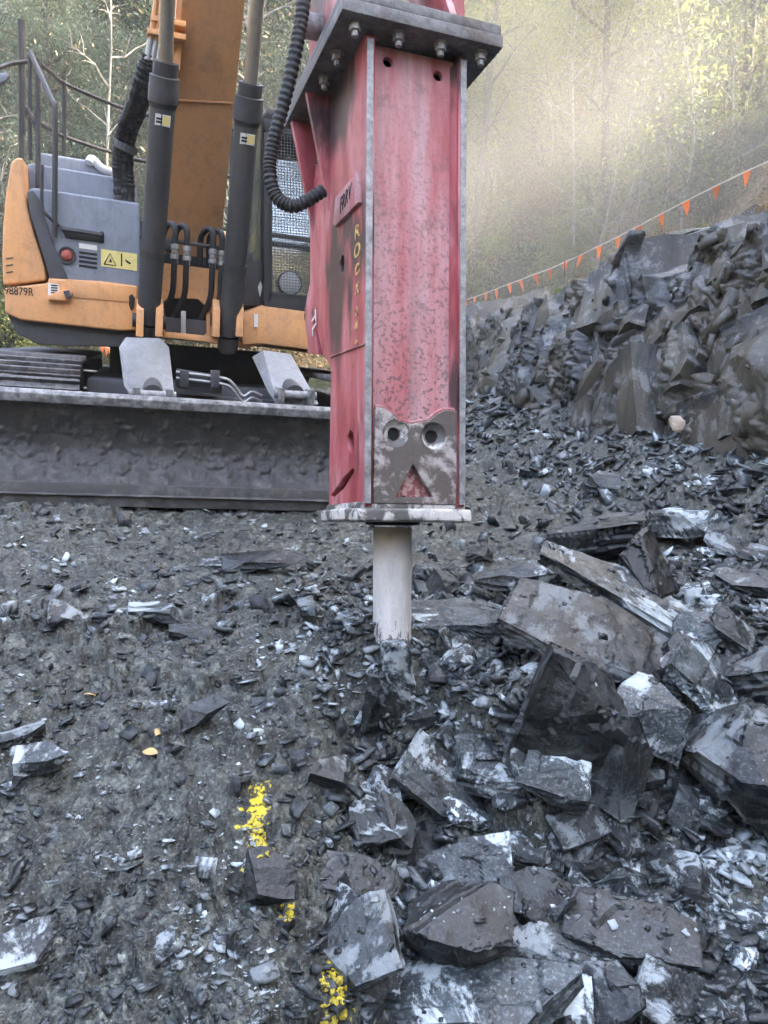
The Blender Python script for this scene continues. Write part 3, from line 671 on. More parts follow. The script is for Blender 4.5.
for sx in (-1, 1):
    tr = empty('track'); tr.parent = ex
    for k in range(NS):
        yy, zz, a = track_pt(k * pitch)
        Ml = Matrix.Translation((sx * .995, yy, zz)) @ Matrix.Rotation(a, 4, 'X')
        if shoe0 is None: shoe0 = sb.build('shoe', M['track'], tr, .002); so = shoe0
        else: so = shoe0.copy(); col.objects.link(so); so.parent = tr
        so.matrix_local = Ml
    MB().box(sx * .995 - .08, sx * .995 + .08, -HL, HL, tz0 - .2, tz0 + .22).build('roller_frame', M['hood_dark'], tr, .02)
    for yy in (-HL, HL): MB().cyl((sx * .995 - .10, yy, tz0), (sx * .995 + .10, yy, tz0), RT - .05, n=32).build('idler', M['hood_dark'], tr, smooth=True)
    for k in range(7): MB().cyl((sx * .995 - .11, -1.1 + k * .37, tz0 - .27), (sx * .995 + .11, -1.1 + k * .37, tz0 - .27), .075, n=16).build('roller', M['hood_dark'], tr, smooth=True)
# --- upper deck
YF = -1.15
p = P(200, 336, YF); dk = p.z
MB().box(-1.15, 1.2, YF + .06, 1.55, dk - .02, dk + .10).build('deck', M['hood_dark'], ex, .01)
MB().prism([(-1.2, 1.0), (1.2, 1.0), (1.2, 1.5), (.8, 1.9), (-.8, 1.9), (-1.2, 1.5)], 'z', dk, dk + .95).build('counterweight', M['orange'], ex, .05)
slab('deck_lip', ((139, 329), (200, 335), (245, 342), (272, 338), (272, 343), (246, 348), (200, 341), (139, 335)), YF - .03, YF + .3, M['orange'], bevel=.004)
# lower orange tool box, underside chamfered
tb_ = [P2(u, v, YF - .02) for u, v in ((4, 288), (48, 283), (48, 278), (100, 281), (138, 286), (139, 330), (120, 331), (20, 320), (5, 313))]
lo = [P2(u, v, YF - .02) for u, v in ((4, 288), (48, 283), (48, 278), (100, 281), (138, 286), (139, 335), (121, 345), (40, 343), (18, 334))]
box_ = MB().prism(tb_, 'y', YF - .02, YF + .9).build('tool_box', M['orange'], ex, .022, seg=3)
und = MB().prism([P2(u, v, YF + .05) for u, v in ((6, 312), (138, 328), (138, 338), (118, 347), (40, 345), (17, 334))], 'y', YF + .03, YF + .85).build('box_underside', M['hood_dark'], box_, .02)  # underside of the orange box, its shade painted as dark grey
MB().prism([P2(u, v, YF - .02) for u, v in ((66, 279), (136, 287), (137, 303), (68, 297))], 'y', YF - .026, YF - .019).build('front_lid', M['orange'], box_, .003)
q = P(18, 291.5, YF - .02)
def ontext(name, body, u, v, y, hpx, mat, parent, tilt=R(4.5)):
    q = P(u, v, y); s = hpx / FPX * 5.3
    return text(name, body, s * 1.38, XZ(y - .0015) @ Matrix.Translation((q.x, q.z, 0)) @ Matrix.Rotation(tilt * .3, 4, 'Z') @ Matrix.Scale(.8, 4, (1, 0, 0)), mat, parent, .001)
ontext('fleet_number', '98879R', 19, 291.5, YF - .0205, 7.0, M['ink_and_shade'], box_)
lat = slab('latch', ((47, 296), (62, 290), (70, 289), (73, 293), (68, 301), (48, 300)), YF - .06, YF - .02, M['orange'], box_, .008)
slab('latch_pin', ((63, 291), (69, 290), (71, 297), (66, 299)), YF - .075, YF - .05, M['hood_dark'], lat, .004)
slab('label', ((48, 283), (58, 284), (60, 294), (48, 295)), YF - .0265, YF - .02, M['white'], box_, 0)
for k in range(4): slab('label_bar', ((51, 284.5 + k * 2.5), (57.5, 285 + k * 2.5), (57.5, 286.3 + k * 2.5), (51, 285.8 + k * 2.5)), YF - .029, YF - .0262, M['ink_and_shade'], box_, 0)
slab('grommet', ((129, 296), (132, 294), (135, 298), (134, 308), (131, 311), (129, 305)), YF - .032, YF - .02, M['ink_and_shade'], box_, .003)
# upper orange side panel with its swept edge
sp_ = [P2(u, v, YF + .02) for u, v in ((11, 162), (17, 157), (23, 158), (24, 178), (27, 205), (33, 230), (40, 252), (45, 268), (46, 280), (28, 283), (3, 285), (2, 255), (3, 225), (6, 190))]
sw = MB().prism(sp_, 'y', YF + .02, YF + 1.3).build('side_panel', M['orange'], ex, .03, seg=3)
for k in range(3): slab('panel_slot', ((6, 258 + k * 7), (13, 257 + k * 7), (13, 258.2 + k * 7), (6, 259.2 + k * 7)), YF + .016, YF + .03, M['hood_dark'], sw, 0)
# grey stepped hood
t1 = ((27, 192), (31, 188), (38, 188), (140, 203), (141, 289), (52, 279), (46, 262), (38, 236), (31, 214))
h1 = slab('hood_front', t1, YF, YF + .28, M['hood'], ex, .02, seg=3)
sdp = slab('hood_side', ((27, 192), (33, 190), (40, 200), (52, 240), (63, 266), (68, 279), (50, 279), (45, 262), (37, 236), (30, 214)), YF - .012, YF - .001, M['hood_dark'], h1, .006)
h2 = slab('hood_step', ((25, 168), (28, 164), (32, 163), (117, 177), (117, 210), (28, 205)), YF + .26, YF + .6, M['hood'], ex, .018, seg=3)
h3_ = slab('hood_step', ((36, 156), (40, 152), (88, 160), (118, 175), (118, 195), (36, 190)), YF + .58, YF + 1.4, M['hood'], ex, .018, seg=3)
slab('hood_step', ((118, 187), (137, 188), (137, 210), (118, 210)), YF + .5, YF + .9, M['hood'], ex, .006)
p = P(102, 166, YF + .62)
MB().tube(curve_pts([P(89, 163, YF + .55), P(92, 159, YF + .57), P(103, 169, YF + .57), P(116, 173, YF + .57)], 5), .026, 12).build('sunlit_cap', M['lampglass'], ex, smooth=True)  # pre-cleaner-like cap; its pale colour stands in for sunlight
MB().box(-.62, -.30, YF + .5, YF + 1.4, dk, dk + .72).build('inner_wall', M['hood_dark'], ex, .01)
# hood details
slab('handle_recess', ((60, 226), (104, 233), (104, 243), (66, 238)), YF - .006, YF + .004, M['ink_and_shade'], h1, .004)
hb = MB().tube([P(62, 227, YF - .01), P(62, 229, YF - .05), P(102, 235, YF - .05), P(102, 233, YF - .01)], .011, 8).build('handle', M['black'], h1, smooth=True)
q = P(67, 255.5, YF)
lm = MB().lathe((q.x, YF + .001, q.z), (0, -1, 0), [(0, .052), (.012, .050), (.012, .040), (.004, .038)], 24).build('lamp_ring', M['black'], h1, smooth=True)
MB().lathe((q.x, YF - .002, q.z), (0, -1, 0), [(0, .034), (.012, .030), (.02, .018), (.022, .0001)], 20).build('lamp_lens', M['red_lamp'], h1, smooth=True)
for k in range(4): slab('vent_slot', ((79, 251 + k * 4.4), (97, 253.5 + k * 4.4), (97, 255.6 + k * 4.4), (79, 253.2 + k * 4.4)), YF - .004, YF + .004, M['ink_and_shade'], h1, .001)
slab('label', ((79, 243), (97, 245.5), (97, 250.5), (79, 248)), YF - .003, YF + .002, M['white'], h1, 0)
st = slab('warning_label', ((101, 249), (137, 254), (137, 271), (101, 266)), YF - .003, YF + .002, M['yellow'], h1, 0)
tri_ = [P(u, v, YF - .004) for u, v in ((104, 264), (116, 265.5), (110, 253.5))]
MB().tube(tri_ + [tri_[0]], .0035, 5).build('warning_triangle', M['ink_and_shade'], st)
MB().tube([P(121.5, 253.5, YF - .004), P(121.5, 266, YF - .004)], .004, 5).build('label_bar', M['ink_and_shade'], st)
slab('label_mark', ((125, 259), (128, 261), (131, 263), (130, 264.5), (126, 262)), YF - .0045, YF - .003, M['ink_and_shade'], st, 0)
slab('label_mark', ((108.5, 262), (112, 262.5), (111, 258)), YF - .0045, YF - .003, M['ink_and_shade'], st, 0)
# --- handrails
def rail(pts, r=.017, y=None, mat='black', name='handrail'):
    return MB().tube(curve_pts([P(*p) for p in pts], 4) if len(pts) > 2 else [P(*p) for p in pts], r, 8).build(name, M[mat], ex, smooth=True)
rail(((21, 20, YF + .5), (22, 90, YF + .5), (22, 160, YF + .5)), .021)
rail(((-30, 74, YF + .3), (-2, 68, YF + .4), (10, 64, YF + .45), (27, 61, YF + .5)), .013, name='mirror_arm')
slab('mirror', ((-14, 74), (6, 72), (10, 75), (6, 80), (-14, 92)), YF + .15, YF + .22, M['hood'], ex, .01)
rail(((30, 160, YF + .3), (30, 90, YF + .3), (30.3, 53, YF + .3)), .013)
rail(((30, 52, YF + .28), (41, 76, YF + .15), (52, 100, YF), (55, 110, YF - .04), (55, 165, YF - .04), (54.5, 238, YF - .03)), .0155)
rail(((38, 60, YF + .25), (38, 120, YF + .25), (38, 188, YF + .22)), .0155)
rail(((27, 108, YF + .28), (37, 130, YF + .25)), .013)
rail(((40, 64, YF + .3), (52, 73, YF + .55), (64, 83, YF + .8), (112, 104, YF + 1.05), (152, 116, YF + 1.2), (250, 132, YF + 1.4)), .013)
rail(((26, 112, YF + .3), (45, 126, YF + .55), (63, 136, YF + .8), (110, 152, YF + 1.05), (152, 163, YF + 1.2), (250, 180, YF + 1.4)), .013)
rail(((64, 83, YF + .8), (64, 158, YF + .8)), .015)
rail(((231, 128, YF + 1.38), (231, 250, YF + 1.38)), .015)
rail(((42, 165, YF - .05), (42, 205, YF - .06), (47, 215, YF - .06), (59, 226, YF - .02)), .010)
# --- boom and stick
def boomsec(u0, u1, v, y, dep):
    a, b = P(u0, v, y), P(u1, v + 3, y); return a, b
a0, b0 = boomsec(163, 219, 262, -.72, 0); a1, b1 = boomsec(182, 245, 0, -1.45, 0)
dA, dB = a1 - a0, b1 - b0
a2, b2 = a0 + dA * 1.5, b0 + dB * 1.5
bkv = Vector((0, .36, .16))
def sec(a, b, w=1.0): return [a, b, b + bkv * w, a + bkv * w]
bm_ = MB()
S_ = [sec(a0 - dA * .18, b0 - dB * .18, .8), sec(a0 + dA * .3, b0 + dB * .3, 1.0), sec(a2, b2, 1.25)]
e0 = a2 + Vector((0.02, -1.0, .35)); e1 = b2 + Vector((-.02, -1.0, .35)); S_.append([e0, e1, e1 + Vector((0, .12, .45)), e0 + Vector((0, .12, .45))])
g0 = e0 + Vector((.06, -.9, -.15)); g1 = e1 + Vector((.02, -.9, -.15)); S_.append([g0, g1, g1 + Vector((0, 0, .28)), g0 + Vector((0, 0, .28))])
for i in range(len(S_) - 1): bm_.add(S_[i] + S_[i + 1], [(k, (k + 1) % 4, 4 + (k + 1) % 4, 4 + k) for k in range(4)])
bm_.add(S_[0], [(3, 2, 1, 0)]); bm_.add(S_[-1], [(0, 1, 2, 3)])
bo = bm_.build('boom', M['orange_boom'], ex, .012)
sm = [P(185, 88, -1.215), P(205, 95, -1.215), P(231, 103, -1.215)]
t_ = (88 - 262) / (0 - 262)
sA, sB = a0 + dA * .66, b0 + dB * .66
MB().tube([sA.lerp(sB, .05) + Vector((0, -.003, 0)), sA.lerp(sB, .95) + Vector((0, -.003, 0))], .006, 6).build('weld_seam', M['orange_boom'], bo, smooth=True)
stick_top = Vector((0, 0, 0)); tipw = MBK @ Vector((0, .12, HP + .40)); tipl = MX.inverted() @ tipw
gm = (S_[-1][0] + S_[-1][2]) / 2
stt = gm + (gm - tipl).normalized() * .5
sk = MB(); d_ = (tipl - stt).normalized(); sid = Vector((1, 0, 0)); sid = (sid - d_ * sid.dot(d_)).normalized(); nn = d_.cross(sid)
def ssec(c, w, h): return [c - sid * w - nn * h, c + sid * w - nn * h, c + sid * w + nn * h, c - sid * w + nn * h]
SS = [ssec(stt, .11, .12), ssec(stt.lerp(tipl, .25), .13, .25), ssec(tipl - d_ * .12, .11, .12), ssec(tipl + d_ * .04, .11, .09)]
for i in range(3): sk.add(SS[i] + SS[i + 1], [(k, (k + 1) % 4, 4 + (k + 1) % 4, 4 + k) for k in range(4)])
sk.add(SS[0], [(3, 2, 1, 0)]); sk.add(SS[-1], [(0, 1, 2, 3)])
sk.build('stick', M['orange_boom'], ex, .01)
# hose clamp rack on the boom side
for k in range(4):
    MB().tube([P(150 + k * 5.5, 46 + k * 1.5, -1.42), P(160 + k * 5.2, -25, -1.5)], .016, 8).build('hose_rack_pipe', M['orange'], bo, smooth=True)
    c_ = P(149.5 + k * 5.5, 50 + k * 1.5, -1.42); MB().cyl(P(151 + k * 5.4, 39 + k, -1.425), P(147.5 + k * 5, 60 + k, -1.415), .019, n=10).build('hose_fitting', M['fitting'], bo, smooth=True)
for v in (14, 27): slab('hose_rack', ((147 + (27 - v) * .3, v), (186, v + 7), (186, v + 13), (147 + (27 - v) * .3, v + 6)), -1.47, -1.38, M['orange'], bo, .004)
slab('rack_plate', ((178, -20), (186, -20), (180, 70), (172, 68)), -1.40, -1.2, M['orange'], bo, .004)
# wrapped hose bundle
for k, (du, r_) in enumerate(((0, .034), (7, .036), (13, .03))):
    pts = [P(148 + du * .75, 55, -1.40), P(141 + du * .8, 75, -1.36), P(132 + du * .9, 105, -1.25), P(122 + du * .85, 130, -1.1), P(118 + du * .8, 155, -1.0), P(119 + du * .8, 185, -.95), P(121 + du * .7, 215, -.95)]
    cpts = curve_pts(pts, 14); rn = random.Random(k)
    MB().tube(cpts, [r_ * rn.uniform(.85, 1.18) for _ in cpts], 10).build('hose_bundle', M['rubber'], ex)
q = P(126, 147, -1.08); MB().lathe(q, (.3, -.3, 1), [(-.02, .062), (-.02, .068), (.02, .068), (.02, .062)], 16).build('bundle_strap', M['hood_dark'], ex)
slab('bundle_post', ((118, 165), (132, 165), (132, 215), (118, 215)), -.90, -.82, M['black'], ex, .006)
# boom lift cylinders
for (base, gl0, gl1, rod, stk) in (((148, 322), (163, 103), (166, 62), (169, -60), (162, 124)), ((229, 334), (247, 121), (251, 83), (262, -60), (248, 143))):
    B_, G0, G1, Rd = P(*base, -1.20), P(*gl0, -1.62), P(*gl1, -1.70), P(*rod, -1.98)
    cyb = MB().cyl(B_, G0, .068, n=28).build('lift_cylinder', M['cylinder'], ex, smooth=True)
    ax = (G1 - G0).normalized(); L_ = (G1 - G0).length
    MB().lathe(G0 - ax * .03, ax, [(0, .068), (.03, .076), (.035, .081), (L_ * .55, .081), (L_ * .58, .079), (L_ * .80, .079), (L_ * .82, .066), (L_ + .03, .066), (L_ + .03, .045)], 28).build('gland', M['cylinder'], cyb, smooth=True)
    MB().cyl(G1 - ax * .05, Rd, .038, n=24).build('rod', M['chrome'], cyb, smooth=True)
    ax2 = (G0 - B_).normalized(); c_ = B_ + ax2 * .42; MB().lathe(c_, ax2, [(-.02, .068), (-.02, .074), (.02, .074), (.02, .068)], 24).build('band', M['black'], cyb, smooth=True)
    MB().lathe(B_ - ax2 * .02, ax2, [(-.10, .05), (-.06, .066), (0, .062)], 20).build('end_eye', M['black'], cyb, smooth=True)
    # sticker
    s0 = P(*stk, -1.60); toC = Vector((.1, -1, 0)).normalized(); k_ = (s0 - B_).dot(ax2); cc = B_ + ax2 * k_ + Vector((.004, -.068, .0))
    e_ = ax2.cross(Vector((0, -1, 0))).normalized() * -1
    lab = MB(); lab.loft([cc + e_ * a * .04 + ax2 * b * .028 + Vector((0, -.004, 0)) for a, b in ((-1, -1), (1, -1), (1, 1), (-1, 1))], [cc + e_ * a * .04 + ax2 * b * .028 + Vector((0, .02, 0)) for a, b in ((-1, -1), (1, -1), (1, 1), (-1, 1))])
    lo_ = lab.build('label', M['white'], cyb)
    lab = MB(); lab.loft([cc + e_ * (-.018 + a * .018) + ax2 * b * .022 + Vector((0, -.006, 0)) for a, b in ((-1, -1), (1, -1), (1, 1), (-1, 1))], [cc + e_ * (-.018 + a * .018) + ax2 * b * .022 for a, b in ((-1, -1), (1, -1), (1, 1), (-1, 1))])
    lab.build('label_mark', M['yellow'], cyb)
    for dz in (-.012, .004):
        lab = MB(); lab.loft([cc + e_ * (.018 + a * .016) + ax2 * (dz + b * .005) + Vector((0, -.006, 0)) for a, b in ((-1, -1), (1, -1), (1, 1), (-1, 1))], [cc + e_ * (.018 + a * .016) + ax2 * (dz + b * .005) for a, b in ((-1, -1), (1, -1), (1, 1), (-1, 1))])
        lab.build('label_mark', M['ink_and_shade'], cyb)
# boom foot plate with opening, brackets, hoses
fpz = [P2(u, v, -1.12) for u, v in ((157, 262), (221, 270), (222, 339), (157, 333))]
op = [P2(u, v, -1.12) for u, v in ((164, 302), (168, 298), (198, 299), (206, 306), (207, 333), (203, 336), (165, 332))]
cut_plate('foot_plate', fpz, [op], .03, XZ(-1.10), M['orange'], ex, .003)
MB().box(P2(157, 300, -.9)[0], P2(222, 300, -.9)[0], -.95, -.9, dk, dk + .5).build('foot_back', M['ink_and_shade'], ex)
for u in (140, 159, 215, 238):
    a = P2(u, 318, -1.2)
    zb0, zt0 = P2(u, 337, -1.2)[1], P2(u, 303, -1.2)[1]
    MB().prism([(-1.32, zb0), (-1.0, zb0), (-1.0, zt0 + .04), (-1.22, zt0 + .02), (-1.30, zt0 - .04)], 'x', a[0] - .022, a[0] + .022).build('bracket', M['orange'], ex, .008)
for u in (149.5, 227): a = P(u, 318, -1.2); MB().cyl((a.x - .1, -1.2, a.z - .02), (a.x + .1, -1.2, a.z - .02), .042, n=20).build('foot_pin', M['black'], ex, smooth=True)
slab('bolt_strip', ((181, 311), (186, 311), (186, 336), (181, 336)), -1.15, -1.13, M['fitting'], ex, .003)
for (u, vt) in ((171, 224), (183, 226), (209, 229), (218, 231)):
    pts = [P(u - 9, 265, -1.10), P(u - 8.5, 240, -1.12), P(u - 5, vt + 3, -1.16), P(u, vt, -1.2), P(u + 4, vt + 5, -1.24), P(u + 4, vt + 22, -1.24), P(u + 3, vt + 45, -1.24), P(u + 1, vt + 70, -1.18), P(u - 8, vt + 90, -1.06), P(u - 16, vt + 104, -1.0)]
    hs = MB().tube(curve_pts(pts, 8), .019, 10).build('hydraulic_hose', M['rubber'], ex, smooth=True)
    a, b = P(u + 4, vt + 20, -1.24), P(u + 3.6, vt + 37, -1.24); d = (b - a).normalized()
    MB().lathe(a, d, [(0, .019), (.004, .026), (.03, .026), (.034, .021), (.06, .021), (.064, .027), (.085, .027), (.09, .021), (.112, .021)], 12).build('fitting', M['fitting'], hs, smooth=True)
MB().tube([P(140, 236, -1.22), P(165, 240, -1.22), P(200, 245, -1.22), P(245, 252, -1.22)], .012, 8).build('manifold_bar', M['black'], ex, smooth=True)
for u in (165, 232): slab('manifold_clamp', ((u - 7, 238), (u + 7, 240), (u + 7, 252), (u - 7, 249)), -1.24, -1.16, M['black'], ex, .006)
# --- cab
YC = -1.22
cb = slab('cab_base', ((240, 314), (262, 305), (318, 311), (400, 322), (400, 362), (318, 351), (262, 344), (242, 345)), YC, YC + 1.4, M['orange'], ex, .02)
ontext('model_letters', 'N', 306.5, 317, YC - .0005, 6.5, M['ink_and_shade'], cb)
slab('cab_label', ((254, 314), (258, 314), (258, 327), (254, 327)), YC - .012, YC - .0, M['white'], cb, 0)
cab = MB()
def post(pts, y, d=.09): cab.prism([P2(u, v, y) for u, v in pts], 'y', y, y + d)
post(((264, 132), (272, 130), (273, 302), (264, 304)), YC)
post(((372, 140), (380, 142), (380, 318), (372, 316)), YC)
post(((264, 290), (380, 306), (380, 322), (264, 306)), YC)
post(((264, 118), (380, 134), (380, 146), (264, 131)), YC)
post(((272, 232), (374, 246), (374, 251), (272, 237)), YC, .03)
cab.build('cab_frame', M['black'], ex, .008)
rf = [P2(u, v, YC) for u, v in ((262, 119), (268, 106), (378, 120), (382, 136))]
MB().prism(rf, 'y', YC + .02, YC + 1.35).build('cab_roof', M['black'], ex, .03)
lx = P2(264, 200, YC)[0]; rx = P2(378, 200, YC)[0]; zlo = P2(264, 305, YC)[1]; zhi = P2(264, 118, YC)[1]
for x in (lx + .0, rx):
    f_ = MB()
    for y0_, y1_ in ((YC + .09, YC + .16), (YC + .62, YC + .70), (YC + 1.24, YC + 1.32)): f_.box(x - .02, x + .02, y0_, y1_, zlo, zhi)
    f_.box(x - .02, x + .02, YC + .09, YC + 1.32, zlo, zlo + .35)
    f_.build('cab_side_frame', M['black'], ex, .006)
    MB().box(x - .004, x + .004, YC + .1, YC + 1.3, zlo + .3, zhi).build('side_window', M['glass'], ex)
# swept corner of the cab between its front and the boom
sk_ = [P2(u, v, YC + .05) for u, v in ((238, 305), (246, 250), (252, 180), (258, 120), (264, 118), (264, 305))]
MB().prism([P2(u, v, YC + .10) for u, v in ((240, 306), (243, 262), (264, 262), (264, 306))], 'y', YC + .06, YC + .10).build('corner_panel', M['black'], ex, .006)
MB().prism([P2(u, v, YC + .10) for u, v in ((243, 262), (248, 205), (254, 140), (258, 122), (264, 120), (264, 262))], 'y', YC + .075, YC + .085).build('corner_window', M['glass'], ex)
MB().tube(curve_pts([P(240, 305, YC + .07), P(244, 255, YC + .07), P(250, 190, YC + .07), (P(257, 122, YC + .07))], 6), .014, 8).build('corner_trim', M['black'], ex, smooth=True)
slab('label', ((258, 287), (260.5, 281), (262.5, 287), (260, 297)), YC + .055, YC + .062, M['white'], ex, 0)
fw = [P(u, v, YC + .05) for u, v in ((271, 131), (374, 145), (374, 308), (271, 293))]
for p in fw[:2]: p.y += .16
MB().loft(fw, [p + Vector((0, .006, 0)) for p in fw]).build('front_window', M['glass'], ex)
wires = MB()
c00, c10, c01 = P(272, 131, YC - .02), P(374, 145, YC - .02), P(272, 293, YC - .02)
nxw, nzw = 34, 54
for i in range(nxw + 1): p = c00 + (c10 - c00) * (i / nxw); wires.tube([p, p + (c01 - c00)], .0022, 4, False)
for i in range(nzw + 1): p = c00 + (c01 - c00) * (i / nzw); wires.tube([p, p + (c10 - c00)], .0022, 4, False)
tag(wires.build('guard_mesh', M['mesh_wire'], ex), kind='stuff')
q = P(290, 283, YC + .03)
lm = MB().lathe((q.x, YC + .055, q.z), (0, -1, 0), [(0, .078), (.03, .078), (.035, .070)], 24).build('work_lamp', M['black'], ex, smooth=True)
MB().lathe((q.x, YC + .03, q.z), (0, -1, 0), [(0, .074), (.015, .05), (.02, .0001)], 24).build('lens', M['lampglass'], lm, smooth=True)
sx_ = (lx + rx) / 2
MB().box(sx_ - .26, sx_ + .26, YC + .55, YC + .75, zlo + .3, zlo + 1.0).build('seat_back', M['hood_dark'], ex, .05)
MB().box(sx_ - .26, sx_ + .26, YC + .3, YC + .75, zlo + .1, zlo + .3).build('seat', M['hood_dark'], ex, .05)
MB().box(lx + .03, rx - .03, YC + 1.28, YC + 1.31, zlo, zlo + .5).build('cab_back', M['hood_dark'], ex)

# ------------------------------------------------------------------ rocks
def rock_mesh(seed, a, b, c, cuts=9, sub=0, rough=.03, flat=.5, strata=.0):
    """angular slate block of size a x b x c: a box trimmed by planes, then finely broken; cleavage lies across z"""
    rn = random.Random(seed); bm = bmesh.new(); bmesh.ops.create_cube(bm, size=1.0)
    for k in range(cuts):
        az = rn.uniform(0, 2 * math.pi); el = rn.gauss(0, .35 if c < .45 * max(a, b) else .6) if rn.random() > .25 else rn.choice((-1, 1)) * rn.uniform(.7, 1.3)
        n = Vector((math.cos(az) * math.cos(el), math.sin(az) * math.cos(el), math.sin(el)))
        d = rn.uniform(.30, .52) * (1.12 if abs(el) < .6 else .95)
        g = bm.verts[:] + bm.edges[:] + bm.faces[:]
        r_ = bmesh.ops.bisect_plane(bm, geom=g, plane_co=n * d, plane_no=n, clear_outer=True)
        ed = [e for e in r_['geom_cut'] if isinstance(e, bmesh.types.BMEdge)]
        if ed: bmesh.ops.contextual_create(bm, geom=ed)
    bmesh.ops.remove_doubles(bm, verts=bm.verts, dist=.03)
    for v in bm.verts: v.co = Vector((v.co.x * a, v.co.y * b, v.co.z * c))
    bmesh.ops.triangulate(bm, faces=bm.faces)
    for i in range(sub):
        L = sorted(e.calc_length() for e in bm.edges); cutl = L[len(L) // 3]
        bmesh.ops.subdivide_edges(bm, edges=[e for e in bm.edges if e.calc_length() > cutl * .8], cuts=1)
        bmesh.ops.triangulate(bm, faces=bm.faces)
    if sub:
        bm.normal_update(); m = min(a, b, c); off = Vector((seed * 1.7, seed * .9, 0))
        mv = []
        for v in bm.verts:
            p = v.co; q = p * (1.6 / max(m, .03)) + off
            d = noise.fractal(q * .8, 1.0, 2.0, 4) * rough * m * 1.6
            cr = noise.cell(Vector((q.x * .6, q.y * .6, q.z * 1.5)))
            d += (cr - .5) * rough * m * 1.3
            side = 1 - abs(v.normal.z)
            lay = noise.cell(Vector((p.x * 4 + 9, p.y * 4, math.floor(p.z / (m * .13) + noise.noise(q * .3) * 1.5))))
            d += (lay - .5) * side * strata * m
            mv.append(v.normal * d)
        for v, d in zip(bm.verts, mv): v.co += d
    bmesh.ops.recalc_face_normals(bm, faces=bm.faces)
    me = bpy.data.meshes.new('rock'); bm.to_mesh(me); bm.free(); return me
